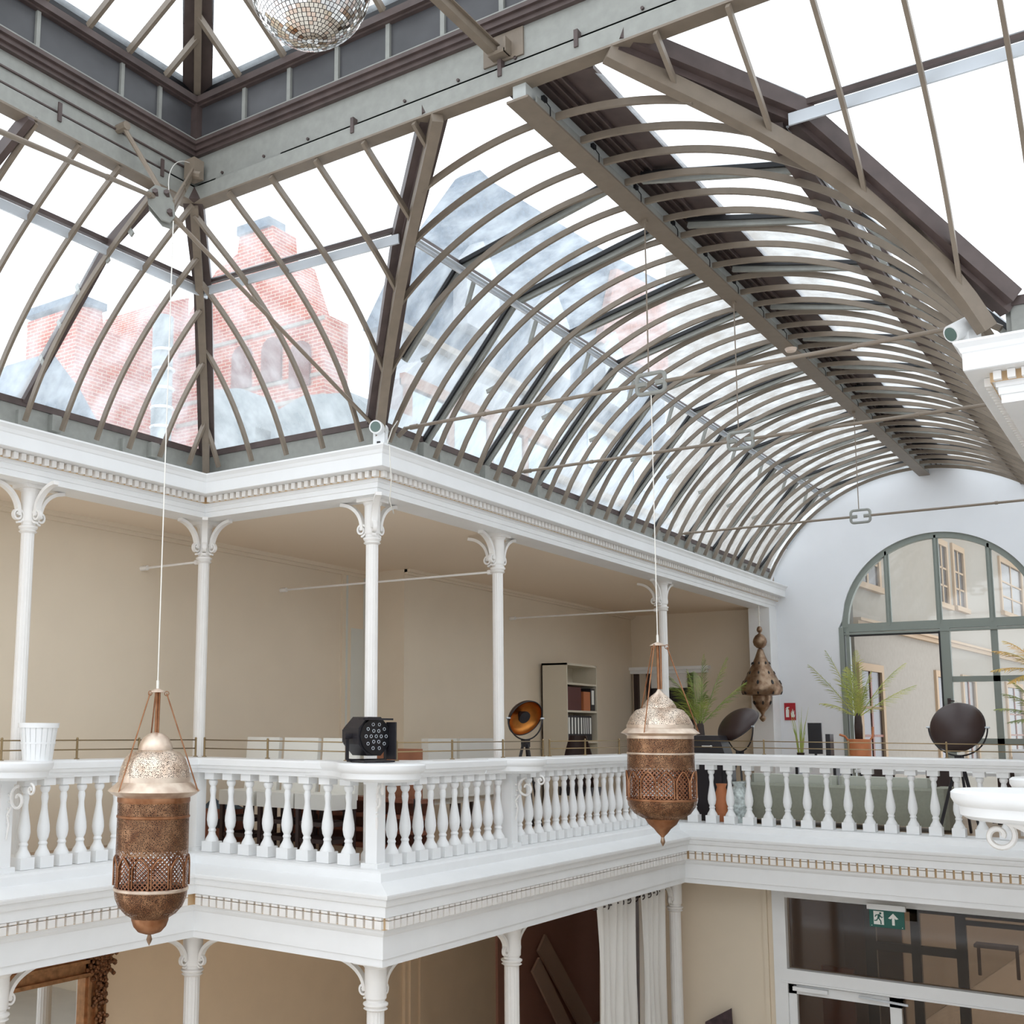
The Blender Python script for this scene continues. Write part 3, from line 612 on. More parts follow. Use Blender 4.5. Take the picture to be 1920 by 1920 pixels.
# corner tie with its big plate
PC = Vector((-.28,-3.08,2.25))
t = thing('tie_plate', PC, 'large bolted steel plate joining rods below the lantern corner', 'steel plate')
dr = (Vector((-.1,.05,.78))-PC).normalized(); 
nrm = Vector((.62,-.70,.25)).normalized(); ax = dr; ay = nrm.cross(ax).normalized()
poly = [(-.19,-.04),(-.15,.09),(-.02,.17),(.10,.12),(.19,.0),(.17,-.10),(.08,-.15),(-.12,-.13)]
g = MB()
pp = [PC+ax*a*.95+ay*b*.95 for a,b in poly]; n = len(pp)
for off in (-.05,.03):
    q = [p+nrm*off for p in pp]+[p+nrm*(off+.018) for p in pp]
    g.add(q, [tuple(range(n)), tuple(range(2*n-1,n-1,-1))]+[(i,(i+1)%n,n+(i+1)%n,n+i) for i in range(n)])
wp(g, 'plate', IRON, t)
for a, b in ((-.10,.02),(.0,.11),(.12,-.02)):
    g = MB(); p = PC+ax*a+ay*b; g.tube([p-nrm*.07,p+nrm*.085],.028,6); wp(g, 'bolt', DKIRON, t)
for nm, a, b in (('rod', PC-ax*.12, Vector((.95,-5.75,1.4))), ('rod', PC+ax*.14, Vector((-.07,.0,.80)))):
    g = MB(); g.tube([a,b], .022, 10); g.tube([a, a+(b-a).normalized()*.12],.03,8); g.tube([a+(b-a)*.35, a+(b-a)*.36],.028,8); wp(g, 'rod', ROD, t, 40)
g = MB(); q = Vector((LX0+.03,-3.28,3.07)); g.tube([PC+ay*.1-ax*.05, q], .024, 8); g.tube([q+Vector((-.1,0,0)),q+Vector((.05,0,0))],.045,8); wp(g, 'strut', ROD, t, 40)
q = Vector((-.60,-2.38,3.0)); p = PC+ax*.1+ay*.1
g = MB(); g.bar(p+nrm*.05, q+nrm*.03, .02, .05, nrm); g.bar(p-nrm*.05, q-nrm*.03, .02, .05, nrm); g.bar(p+(q-p)*.5-nrm*.05, p+(q-p)*.5+nrm*.05,.03,.03); g.cbox(q,(.14,.14,.2)); g.tube([q+Vector((.05,-.05,-.08)),q+Vector((.12,-.02,-.1))],.04,8); wp(g, 'twin_strut', ROD, t)
g = MB(); c = bez(tuple(q+Vector((0,0,.05))), tuple(q+Vector((-.02,-.22,.10))), tuple(p+Vector((-.05,-.12,.35))), tuple(p+Vector((0,-.04,.02))), 16); g.tube(c,.004,6); wp(g, 'cable', CABL, t, True)
# ================================================================= WINDOW IN THE END WALL
t = thing('window_6', (AX,YE,AZ), 'large arched window with an open door leaf in the white end wall', 'window', None, 0, 'structure')
g = MB(); c = [(AX+(AR-.05)*math.cos(a), YE+.12, AZ+(AR-.05)*math.sin(a)) for a in [PI*i/40 for i in range(41)]]
g.strip(c, .12, .14, (0,1,0)); wp(g, 'arch_frame', GREYF, t, 40)
g = MB(); g.box((AX-AR,YE+.06,AZ-.10),(AX+AR,YE+.18,AZ+.07)).box((AX-AR,YE+.03,AZ-.16),(AX+AR,YE+.2,AZ-.115)); wp(g, 'transom', GREYF, t)
g = MB()
for x in (AX-.93, AX, AX+.93): g.box((x-.05,YE+.08,AZ),(x+.05,YE+.16,AZ+math.sqrt(AR**2-(x-AX)**2)-.05)).box((x-.02,YE+.05,AZ),(x+.02,YE+.08,AZ+math.sqrt(AR**2-(x-AX)**2)-.05))
wp(g, 'mullion', GREYF, t)
g = MB(); g.box((AX-AR-.06,YE-.02,-4.1),(AX-AR+.03,YE+.16,AZ)).box((AX-AR+.06,YE+.04,-4.1),(AX-AR+.13,YE+.16,AZ-.1)).box((AX+AR-.1,YE+.04,-4.1),(AX+AR,YE+.16,AZ)).box((AX+.0,YE+.04,-4.1),(AX+.17,YE+.16,AZ-.1))
for x in (AX+.93,): g.box((x-.05,YE+.06,-4.1),(x+.07,YE+.14,AZ-.1))
for z in (-1.55,-2.75): g.box((AX+.1,YE+.06,z-.06),(AX+AR,YE+.14,z+.05))
wp(g, 'door_frame', GREYF, t)
g = MB(); g.box((AX+.15,YE+.10,-4.1),(AX+AR,YE+.11,AZ-.1)); pa = [(AX+(AR-.08)*math.cos(a), AZ+(AR-.08)*math.sin(a)) for a in [PI*i/30 for i in range(31)]]; g.prismY(pa, YE+.11, YE+.12); wp(g, 'glass_pane', WGLASS, t)
g = MB(); g.box((AX-.03,YE+.03,-4.1),(AX+.0,YE+.2,AZ-.15)).box((AX-AR+.13,YE+.05,AZ-.19),(AX,YE+.18,AZ-.16)); wp(g, 'black_seal', BLACK, t)
g = MB(); g.box((AX+.07,YE-.02,-2.1),(AX+.12,YE+.04,-1.93)).tube([(AX+.09,YE-.03,-1.97),(AX+.2,YE-.05,-1.99)],.012,6); wp(g, 'handle', DKBRN, t)
# courtyard facade seen through it
du = Vector((.0701,.9975,0)); P0 = Vector((1.721,18.964,0)); nf = Vector((.9975,-.0701,0))
t = thing('courtyard_building', (1.4,15,-9), 'beige stuccoed courtyard building beyond the arched window', 'building')
def fb(g, u0, u1, z0, z1, d0, d1):
    q = [P0+du*u+nf*d for u, d in ((u0,d0),(u1,d0),(u1,d1),(u0,d1))]
    return g.add([(p.x,p.y,z0) for p in q]+[(p.x,p.y,z1) for p in q], [(0,3,2,1),(4,5,6,7),(0,1,5,4),(1,2,6,5),(2,3,7,6),(3,0,4,7)])
g = MB(); fb(g, -3.9, 26, -9, 9, -4, 0); wp(g, 'facade_wall', FAC, t)
g = MB(); fb(g, -3.9, 26, -.36, -.26, 0, .10); fb(g, -3.9, 26, -.26, -.20, 0, .16); wp(g, 'string_course', FACT, t)
for (u0,u1,z0,z1,nm) in ((-3.7,-2.3,-3.3,-1.3,1),(2.35,3.7,-3.3,-1.2,1),(5.0,6.2,-3.3,-1.2,1),(10.3,12.4,-3.3,-1.2,1),(3.1,3.95,.75,2.3,1),(4.75,5.75,.8,2.35,1),(-3.6,-2.1,.6,2.2,1),(10.5,13.5,1.15,2.7,1)):
    g = MB(); fb(g, u0-.16, u1+.16, z1, z1+.16, 0, .06); fb(g, u0-.16, u0, z0, z1, 0, .06); fb(g, u1, u1+.16, z0, z1, 0, .06); fb(g, u0-.2, u1+.2, z0-.13, z0, 0, .12); f = wp(g, 'window_surround', FACT, t)
    g = MB(); fb(g, u0, u1, z0, z1, .004, .012); g.k = 1; m_ = (u0+u1)/2; fb(g, m_-.05, m_+.05, z0, z1, .012, .03)
    for q in (.3,.6): fb(g, u0, u1, z0+(z1-z0)*q, z0+(z1-z0)*q+.05, .012, .03)
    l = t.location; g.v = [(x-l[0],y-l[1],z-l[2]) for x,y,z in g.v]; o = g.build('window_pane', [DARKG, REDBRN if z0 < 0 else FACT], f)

# ================================================================= LOWER GLAZED PARTITION
t = thing('door_1', (3.9,8.8,-9), 'white framed glazed partition under the terrace with dark panes', 'glass partition', None, 0, 'structure')
g = MB(); g.box((1.5,8.67,-9),(1.70,8.9,-5.05)).box((1.5,8.675,-5.2),(6.8,8.9,-5.02)).box((1.6,8.665,-6.47),(6.8,8.9,-6.29)).box((1.6,8.65,-6.5),(6.8,8.7,-6.471)); wp(g, 'frame', WHITE, t)
g = MB(); g.box((1.70,8.72,-9),(1.82,8.84,-6.5)).box((3.17,8.72,-9),(3.33,8.84,-6.5)).box((1.70,8.72,-6.66),(3.33,8.84,-6.52)).box((1.78,8.64,-6.60),(2.3,8.72,-6.54)); wp(g, 'door_leaf', WHITE, t)
g = MB(); g.bar((2.75,8.66,-6.56),(3.45,8.60,-6.58),.03,.03); wp(g, 'door_closer', SILV, t)
g = MB(); g.box((1.7,8.80,-6.3),(6.8,8.805,-5.2)).box((1.8,8.80,-9),(6.8,8.805,-6.5)); wp(g, 'glass_pane', DGLASS, t)
# dark room behind it
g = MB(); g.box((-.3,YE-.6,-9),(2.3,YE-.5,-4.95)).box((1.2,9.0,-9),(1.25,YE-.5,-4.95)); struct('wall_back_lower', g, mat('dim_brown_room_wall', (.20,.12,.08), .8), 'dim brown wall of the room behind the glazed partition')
struct('floor_3', MB().box((-2,YE+.3,-9.2),(12,45,-9.02)), mat('pale_gravel', (.55,.52,.47), .9, noise=.35, nscale=30), 'pale gravel floor of the courtyard beyond the glazed partition')
t = thing('dark_window_frame', (3.2,10.5,-9), 'black framed inner window standing behind the glazed partition', 'window frame')
g = MB(); g.box((2.46,10.45,-9),(2.63,10.55,-5.1)).box((3.16,10.45,-9),(3.30,10.55,-5.1)).box((3.82,10.45,-9),(3.97,10.55,-5.1)).box((5.0,10.45,-9),(5.2,10.55,-5.1)).box((2.46,10.45,-5.5),(5.2,10.55,-5.3)).box((2.6,10.45,-6.15),(3.97,10.55,-6.02)).box((3.95,10.45,-5.62),(5.2,10.55,-5.55)); wp(g, 'frame', BLK, t)
g = MB(); g.box((2.5,10.5,-9),(5.0,10.505,-5.2)); wp(g, 'glass_pane', DGLASS, t)
t = thing('wooden_shelf', (4.4,11,-6.2), 'small pale orange wooden shelf seen through the dark partition glass', 'shelf')
g = MB(); g.box((4.0,10.9,-6.02),(4.6,11.2,-5.97)).box((4.0,11.18,-6.5),(4.05,11.2,-5.97)).box((4.55,11.18,-6.5),(4.6,11.2,-5.97)); wp(g, 'shelf_board', mat('orange_pine', (.55,.33,.15), .5), t)
t = thing('armchair', (2.6,9.6,-9), 'brown armchair with a pale patterned throw behind the partition glass', 'armchair')
g = MB(); g.box((1.9,9.3,-9),(2.4,9.9,-7.4)).box((1.9,9.85,-7.4),(2.4,9.95,-6.4)); wp(g, 'seat_stack', mat('rust_leather', (.22,.07,.04), .5), t)
# exit sign hanging under the terrace edge
t = thing('exit_sign', (3.27,8.35,-5.33), 'green emergency exit sign with running figure and arrow', 'sign')
g = MB(); g.box((-.24,0,-.13),(.24,.025,.12)); g.build('sign_panel', GREEN, t)
g = MB(); g.box((-.27,-.01,.12),(.26,.06,.2)); g.build('housing', WHITE, t)
g = MB(); y = -.004
def q2(g, pts, y0=-.004, y1=.001): g.prismY(pts, y0, y1)
q2(g, [(-.18,-.09),(-.04,-.09),(-.04,.10),(-.18,.10)])
q2(g, [(.02,.01),(.09,.085),(.16,.01),(.125,.0),(.108,.02),(.108,-.085),(.072,-.085),(.072,.02),(.055,.0)])
for x in (-.21,.21): g.tube([(x,-.004,-.11),(x,.001,-.11)],.006,8)
g.build('pictogram', SWHITE, t)
g = MB(); Y0, Y1 = -.008, -.003
g.lathe([(0,-.001)],(0,0,0),3) if False else None
g.prismY([(-.085+.016*math.cos(a), .073+.016*math.sin(a)) for a in [2*PI*i/10 for i in range(10)]], Y0, Y1)
for P in ([(-.115,.06),(-.085,.055),(-.10,-.005),(-.13,0)], [(-.165,.02),(-.15,.05),(-.11,.055),(-.11,.042),(-.14,.038),(-.152,.015)], [(-.09,.05),(-.065,.02),(-.045,.03),(-.05,.018),(-.068,.005),(-.095,.03)], [(-.12,.0),(-.10,.0),(-.075,-.035),(-.07,-.085),(-.088,-.085),(-.09,-.04)], [(-.13,.0),(-.115,-.005),(-.135,-.04),(-.172,-.045),(-.172,-.03),(-.145,-.027)]): g.prismY(P, Y0, Y1)
g.build('running_figure', GREEN, t)
# fire extinguisher sign
t = thing('fire_sign', (.225,YE-.02,-2.18), 'red fire extinguisher sign on the white end wall', 'sign')
g = MB(); g.box((-.115,0,-.18),(.115,.01,.18)); g.build('sign_panel', RED, t)
g = MB(); g.prismY([(-.085,-.12),(-.02,-.12),(-.02,.03),(-.035,.055),(-.035,.075),(-.01,.08),(-.01,.095),(-.06,.095),(-.09,.05),(-.08,.045),(-.06,.075),(-.06,.055),(-.085,.03)], -.004, 0)
g.prismY([(.03,-.12),(.09,-.12),(.10,-.06),(.085,-.07),(.09,.03),(.07,-.02),(.06,.06),(.045,-.01),(.03,.02),(.035,-.04),(.02,-.02),(.025,-.08)], -.004, 0); g.build('pictogram', SWHITE, t)

# ================================================================= HANGING LAMPS
def chain(g, a, b, r=.007): g.tube([a,b], r, 6)
def moroccan(loc, label, H, small):
    t = thing('moroccan_lantern', loc, label, 'hanging lantern', 'pierced copper lanterns')
    def L(name, prof, m_, sm=40, n=48, fl=0):
        g = MB(); g.lathe(prof, n=n, flute=fl, cap=False); o = g.build(name, m_, t, sm)
        if m_ in (COPF, COPL, TOPF):
            pass
        return o
    if not small:
        L('crown', [(.02,.445),(.07,.43),(.115,.395),(.14,.345),(.15,.31),(.15,.29)], COPT, 60, 48, .03)
        L('dome', [(.15,.29),(.215,.27),(.265,.215),(.295,.14),(.31,.05)], TOPF)
        L('dome_band', [(.312,.06),(.315,.0)], COPT)
        L('brim', [(.31,.02),(.395,-.055),(.398,-.062),(.36,-.09),(.32,-.11),(.305,-.12)], COPT)
        L('collar', [(.312,-.112),(.315,-.12),(.315,-.15),(.31,-.16)], COP)
        L('drum_band', [(.31,-.15),(.31,-.27)], COPF); L('ring', [(.31,-.265),(.317,-.272),(.317,-.285),(.31,-.292)], COP)
        L('drum', [(.31,-.29),(.312,-.60)], COPF); L('lattice_drum', [(.312,-.60),(.316,-.88)], COPL)
        L('ring', [(.314,-.875),(.322,-.882),(.322,-.90),(.314,-.907)], COPT)
        L('bowl', [(.315,-.90),(.305,-.97),(.275,-1.04),(.22,-1.10),(.165,-1.135),(.16,-1.14)], COPF)
        L('cup', [(.16,-1.135),(.158,-1.16),(.14,-1.21),(.10,-1.255),(.04,-1.275),(.0,-1.28)], COP, 60, 48, .05)
        L('finial', [(.012,-1.27),(.02,-1.30),(.026,-1.32),(.016,-1.345),(.0,-1.375)], BRZ, 60, 12)
        zt = .80; R0 = .395; zb = -.06; z1, z2 = -.60, -.86
    else:
        L('crown_tip', [(.012,.40),(.03,.37),(.08,.33),(.085,.325)], COPT); L('crown', [(.085,.325),(.12,.29),(.155,.24),(.16,.22)], TOPF)
        L('dome', [(.16,.22),(.22,.20),(.27,.14),(.30,.08),(.31,.05)], TOPF); L('dome_band', [(.312,.06),(.312,.03)], COPT)
        L('brim', [(.31,.03),(.365,-.015),(.368,-.02),(.33,-.03),(.31,-.045),(.31,-.07)], COPT)
        L('drum_band', [(.31,-.07),(.31,-.09),(.31,-.20)], COPF); L('ring', [(.31,-.20),(.316,-.205),(.316,-.215),(.31,-.22)], COPT)
        L('drum', [(.31,-.22),(.313,-.36)], COPF); L('lattice_drum', [(.313,-.36),(.320,-.63)], COPL)
        L('ring', [(.32,-.625),(.326,-.63),(.326,-.645),(.32,-.65)], COP)
        L('bowl', [(.322,-.64),(.312,-.70),(.26,-.77),(.19,-.81),(.16,-.82)], COPF)
        L('cup', [(.16,-.82),(.13,-.87),(.08,-.91),(.05,-.95),(.02,-.98),(.015,-.99)], COP); L('finial', [(.012,-.985),(.02,-1.02),(.022,-1.035),(.01,-1.06),(0,-1.075)], BRZ, 60, 12)
        zt = .82; R0 = .36; zb = -.015; z1, z2 = -.36, -.62
    def light_blocker(prof): g = MB(); g.lathe(prof, n=32, cap=False); g.build('light_blocker', mat('dark_brown_blocker', (.05,.028,.018), .8) if 'dark_brown_blocker' not in bpy.data.materials else bpy.data.materials['dark_brown_blocker'], t, True)  # added dark shell, stops daylight showing through the pierced holes
    if small: light_blocker([(.13,.24),(.20,.17),(.27,.08),(.295,-.05),(.298,-.34)]); light_blocker([(.30,-.64),(.29,-.69),(.24,-.75),(.15,-.80),(0,-.80)])
    else: light_blocker([(.13,.27),(.20,.24),(.27,.14),(.295,0),(.297,-.56)]); light_blocker([(.30,-.90),(.29,-.96),(.26,-1.03),(.2,-1.09),(0,-1.10)])
    # arches framed round the lattice part
    g = MB(); NA = 12
    for k in range(NA):
        a0 = 2*PI*k/NA
        P = []
        for i in range(13):
            s = i/12; a = a0+(s-.5)*2*PI/NA*.86; z = z1-.10+.085*(1-abs(2*s-1)**1.7)
            P.append((.323*math.cos(a), .323*math.sin(a), z))
        g.tube([(P[0][0],P[0][1],z2)]+P+[(P[-1][0],P[-1][1],z2)], .008, 5)
    g.build('arch_ribs', COP, t)
    L('canopy', [(.0,zt+.03),(.02,zt+.028),(.045,zt+.015),(.075,zt),(.075,zt-.006)], COPT, 40, 24)
    for k in range(3):
        a = 2*PI*k/3+.5; p = (.085*math.cos(a),.085*math.sin(a),zt-.015); q = (R0*math.cos(a),R0*math.sin(a),zb)
        g = MB(); chain(g, p, q, .006); ringp = [(p[0]+.02*math.cos(u)*math.cos(a), p[1]+.02*math.cos(u)*math.sin(a), p[2]+.02*math.sin(u)) for u in [2*PI*i/10 for i in range(10)]]; g.tube(ringp, .004, 5, True); g.build('chain', COP, t)
    g = MB(); g.tube([(0,0,zt),(0,0,.40 if small else .44)],.016,8); g.tube([(.03,0,zt),(.025,0,.40 if small else .44)],.008,6); g.build('stem', COP, t)
    g = MB(); g.tube([(0,0,zt+.02),(0,0,H)], .0055, 6); g.tube([(0,0,zt+.02),(0,0,zt+.10)],.012,6); g.build('cord', CABL, t)
    return t
moroccan((-.19,-3.02,-3.10), 'larger pierced copper lantern in the left foreground', 5.2, False)
moroccan((3.07,.40,-2.61), 'copper lantern with a pointed crown hanging from the nearest tie rod', 3.345, True)
t = thing('bronze_pendant', (-.06,13.6,-1.60), 'teardrop shaped bronze pendant with drop holes at the gallery end', 'pendant lamp')
g = MB(); g.lathe([(.0,1.17),(.03,1.16),(.05,1.13),(.058,1.09),(.045,1.05),(.02,1.03),(.03,1.01),(.09,.97),(.13,.90),(.14,.84),(.12,.77),(.07,.72),(.03,.705),(.05,.69),(.11,.52),(.20,.32),(.32,.08),(.38,-.02),(.41,-.10),(.41,-.17),(.37,-.25),(.20,-.27),(.19,-.27)], n=40, cap=False); g.build('shade', BRZ, t, 40)
g = MB(); g.lathe([(.19,-.27),(.185,-.36),(.17,-.44),(.11,-.54),(.05,-.61),(.025,-.66),(.03,-.68),(.06,-.71),(.065,-.74),(.04,-.78),(0,-.81)], n=32, cap=False); g.build('lower_cup', BRZ, t, 50)
g = MB()
for z, r, n, s in ((.40,.175,8,.018),(.20,.26,8,.022),(-.0,.372,8,.03),(-.22,.388,8,.022),(-.42,.178,6,.028)):
    for k in range(n):
        a = 2*PI*k/n+.9; cx_, cy_ = r*math.cos(a), r*math.sin(a); tx, ty = -math.sin(a), math.cos(a); pts = []
        for i in range(10):
            u = 2*PI*i/10; w_ = s*.8*math.cos(u)*(1 if math.sin(u) < 0 else 1-.55*math.sin(u)); h_ = s*1.5*math.sin(u); rr = r+.012-h_*.45*(1 if z > -.1 else -1)
            pts.append((rr*math.cos(a)+tx*w_, rr*math.sin(a)+ty*w_, z+h_))
        g.add(pts+[(x*.9,y*.9,z_) for x,y,z_ in pts], [tuple(range(10))]+[(i,(i+1)%10,10+(i+1)%10,10+i) for i in range(10)])
g.build('drop_holes', BLACK, t)
g = MB(); g.tube([(0,0,1.16),(0,0,1.6)], .012, 6); g.tube([(.03,0,1.25),(-.03,0,1.35),(.03,0,1.45)],.008,6); g.build('hook_chain', CABL, t)
# mirror ball
BR = .30
t = thing('mirror_ball', (3.95,-6.0,1.06), 'mirror ball of small glass tiles at the top edge of the frame', 'mirror ball')
MIR = mat('mirror_tile', (.88,.88,.86), .06, metal=1.0); MIR2 = mat('mirror_tile_rose', (.86,.74,.68), .08, metal=1.0)
g = MB(); nl = 44
for i in range(nl):
    p0 = PI*i/nl+.004; p1 = PI*(i+1)/nl-.004; pm = (p0+p1)/2; n = max(5, int(2*PI*math.sin(pm)/(PI/nl)))
    for k in range(n):
        a0 = 2*PI*k/n+.006/max(math.sin(pm),.1); a1 = 2*PI*(k+1)/n-.006/max(math.sin(pm),.1); g.k = 1 if random.random() < .2 else 0
        nv = Vector((math.sin(pm)*math.cos((a0+a1)/2), math.sin(pm)*math.sin((a0+a1)/2), math.cos(pm))); jit = Vector((random.gauss(0,.03),random.gauss(0,.03),random.gauss(0,.03)))
        q = [Vector((math.sin(p)*math.cos(a), math.sin(p)*math.sin(a), math.cos(p)))*BR for p,a in ((p0,a0),(p1,a0),(p1,a1),(p0,a1))]
        cq = sum(q, Vector())/4; nn = (nv+jit).normalized(); q = [v-nn*((v-cq).dot(nn))+nv*.0025 for v in q]; g.add(q, [(0,1,2,3)])
me = g.build('tiles', [MIR, MIR2], t)
me['label'] = 'square mirror tiles'
g = MB(); g.lathe([(BR*.985*math.sin(PI*i/24)+.0001, -BR*.985*math.cos(PI*i/24)) for i in range(25)], n=40); g.build('core', BLACK, t, True)
g = MB(); g.tube([(0,0,BR),(0,0,4.4)], .008, 6); g.lathe([(.04,BR-.01),(.04,BR+.03),(.015,BR+.05)], n=12); g.build('hanging_cable', IRON, t)
# smoke detector, floodlights
g = MB(); g.lathe([(.0,-.05),(.06,-.045),(.075,-.02),(.08,0)], (0,0,0), 20); o = g.build('smoke_detector', mat('cream_plastic', (.8,.66,.56), .5), None, 40); o.location = (3.12,5.2,2.54); tag(o, 'small cream smoke detector under the ridge beam', 'smoke detector')
def flood(loc, rz, pitch, label):
    t = thing('floodlight', loc, label, 'floodlight', 'white floodlights on the cornice corners', rz)
    c_, s_ = math.cos(pitch), math.sin(pitch)
    def R(y, z): return (0, y*c_-z*s_, y*s_+z*c_+.20)
    g = MB(); g.tube([R(-.17,0),R(.10,0),R(.12,0)], [.075,.075,.06], 20); g.build('lamp_body', WHITE, t, 40)
    g = MB(); g.tube([R(-.172,0),R(-.176,0)], .058, 20); g.k = 0; g.build('lens', mat('lens_glass', (.10,.16,.14), .1), t)
    g = MB(); g.box((-.065,-.04,0),(.065,.06,.15)); g.box((-.075,.05,-.0),(.075,.07,.22)); g.build('bracket_box', WHITE, t)
    g = MB(); g.box((-.02,-.045,.01),(.02,-.03,.05)); g.build('plug', BLACK, t)
    return t
flood((.10,-.10,.50), Rr(20), Rr(6), 'white floodlight standing on the projecting cornice corner')
flood((5.93,.05,.50), Rr(-42), Rr(28), 'white floodlight tilted upwards on the right cornice')
g = MB(); P = [(.03,-.02,.80),(.0,-.08,.70),(.02,-.2,.50),(.08,-.24,.46),(.10,-.26,.3),(.05,-.16,.1),(-.05,-.05,-.1),(-.1,.1,-.22),(-.15,.15,-.16)]; g.tube([(x+.22,y+.05,z) for x,y,z in P],.006,6); o = g.build('cable', CABL, None, True); tag(o, 'thin white cable looping down from the cornice corner to a capital', 'cable')
# ================================================================= UPPER GALLERY FURNITURE
FZ = -4.1
# stage spotlight on the corner ledge
t = thing('stage_spotlight', (.16,-.26,-2.958), 'black stage spotlight with round lamp face on the corner ledge', 'spotlight', None, Rr(72))
g = MB(); o8 = [(.22*math.cos(a), .22*math.sin(a)+.27) for a in [PI/8+PI/4*i for i in range(8)]]; g.prismY([(x,z) for x,z in o8], -.02, .26); o6 = [(x*.75, (z-.27)*.75+.27) for x,z in o8]; g.prismY(o6, .26, .36); g.build('housing', BLK, t)
g = MB(); g.tube([(0,-.05,.27),(0,-.02,.27)], .19, 24); g.build('lamp_face', mat('black_face', (.01,.01,.012), .25), t)
g = MB()
for x, z in [(.0,.0)]+[(.065*math.cos(a),.065*math.sin(a)) for a in [PI/3*i for i in range(6)]]+[(.13*math.cos(a),.13*math.sin(a)) for a in [PI/5*i for i in range(10)]]:
    g.tube([(x+.016*math.cos(u), -.055, z+.27+.016*math.sin(u)) for u in [2*PI*i/10 for i in range(10)]], .003, 5, True)
g.build('lens_rings', SILV, t)
g = MB(); g.box((.17,-.16,.03),(.19,.0,.42)); g.box((-.2,-.10,.44),(.19,-.02,.46)) ; g.build('barn_door', BLK, t)
g = MB(); g.strip([(-.25,.12,.27),(-.25,.12,.03),(-.18,.12,.012),(.18,.12,.012),(.25,.12,.03),(.25,.12,.27)], .04, .012, (0,1,0)); g.box((-.2,-.12,0),(.2,.2,.02)); g.tube([(-.29,.12,.27),(-.2,.12,.27)],.03,8); g.build('yoke', BLK, t)
# white slatted basket
t = thing('slatted_basket', (-2.45,-2.55,-2.962), 'white slatted wooden basket on the far left ledge', 'basket')
g = MB()
for k in range(20):
    a = 2*PI*k/20; d = .14
    g.strip([(.145*math.cos(a),.145*math.sin(a),.0),(.19*math.cos(a),.19*math.sin(a),.37)], .046, .006, (math.cos(a),math.sin(a),0))
g.lathe([(.142,.005),(.184,.36)], n=40, cap=False); g.build('slats', WHITE, t)
g = MB(); g.lathe([(.192,.335),(.202,.335),(.208,.385),(.196,.385)], n=32); g.lathe([(.168,.17),(.174,.17),(.177,.19),(.170,.19)], n=32); g.lathe([(.0,.0),(.15,.0),(.15,.01)], n=24); g.build('hoops', WHITE, t, 40)
# dish lamps
COPI = mat('copper_leaf_inside', (.55,.22,.05), .35, metal=.9, noise=.3, nscale=5)
def dish(loc, rz, tilt, R, label, H, group='large dish floor lamps'):
    t = thing('dish_floor_lamp', (loc[0],loc[1],FZ), label, 'floor lamp', group, rz)
    h = H-FZ; c_, s_ = math.cos(tilt), math.sin(tilt)
    def tr(p): x, y, z = p; return (x, y*c_-z*s_, y*s_+z*c_+h)   # dish axis along -y before tilt
    pr = [(R*math.sin(a), R*.62*math.cos(a)) for a in [PI/2*(1-i/12) for i in range(13)]]
    def dm(prof, off):
        g = MB(); g.lathe(prof, n=40, cap=False); g.v = [tr((x, z+off, y)) for x,y,z in g.v]; return g
    g = dm([(r_+.0, z) for r_, z in pr], 0); g.build('shade', DKBRN, t, True)
    g = dm([(max(r_*.97-.004,0), z*.95) for r_, z in pr], -.002); g.build('copper_lining', COPI, t, True)
    g = MB(); P = [tr((R*math.cos(a), 0, R*math.sin(a))) for a in [2*PI*i/40 for i in range(40)]]; g.tube(P, .008, 6, True); g.build('rim', BLK, t)
    g = MB(); g.tube([tr((0,R*.5,0)), tr((0,R*.15,0)), tr((0,R*.05,0))], [.04,.1,.10], 16); g.build('bulb_cap', BLK, t, 40)
    g = MB(); P = [((R+.03)*math.cos(a), 0, h+(R+.03)*math.sin(a)) for a in [PI+PI*i/24 for i in range(25)]]; g.tube(P, .012, 6); g.build('yoke', BLK, t)
    g = MB()
    for s in (-1,1): g.tube([(s*(R+.06),0,h),(s*(R-.01),0,h)], .015, 8)
    g.build('pivot', SILV, t)
    g = MB(); g.cbox((0,0,h-R-.08),(.10,.10,.12)); g.build('tripod_head', BLK, t)
    for k in range(3):
        a = 2*PI*k/3+.6; g = MB(); g.bar((.04*math.cos(a),.04*math.sin(a),h-R-.1),(.34*math.cos(a),.34*math.sin(a),.01), .03, .04); g.build('leg', BLK, t)
    return t
dish((-1.2,5.57), Rr(66), Rr(30), .30, 'tripod dish lamp with copper lining beside the gallery column', -2.43)
dish((4.27,8.95), Rr(168), Rr(22), .39, 'large dark dish lamp with its rounded back to the hall on the terrace', -2.52)
dish((.72,9.75), Rr(140), Rr(48), .40, 'dark dish lamp turned sideways between the two palms', -2.52)
# black cabinet and things in the corner of the terrace
def simple(name, mb, m_, loc, label, cat, group=None, rz=0, smooth=False):
    o = mb.build(name, m_, None, smooth); o.location = loc; o.rotation_euler.z = rz; return tag(o, label, cat, group)
t = thing('speaker_cabinet', (.42,9.12,FZ), 'black sloping speaker cabinet behind the terrace balustrade', 'speaker')
g = MB(); g.prismY([(-.36,0),(.38,0),(.36,1.0),(.22,1.42),(-.22,1.42),(-.33,1.0)], -.2, .2); g.build('cabinet', BLK, t); g = MB(); g.prismY([(-.28,.1),(.28,.1),(.26,.95),(-.26,.95)], -.215, -.2); g.build('grille', mat('black_grille', (.03,.025,.03), .8), t)
g = MB(); g.cbox((.02,-.22,1.24),(.16,.01,.025)); g.tube([(.1,-.225,1.24),(.1,-.235,1.24)],.022,10); g.build('light_switch_tag', SWHITE, t)
t = thing('patterned_vase', (1.06,8.62,FZ), 'tall pale vase with blue pattern beside the sofa end', 'vase')
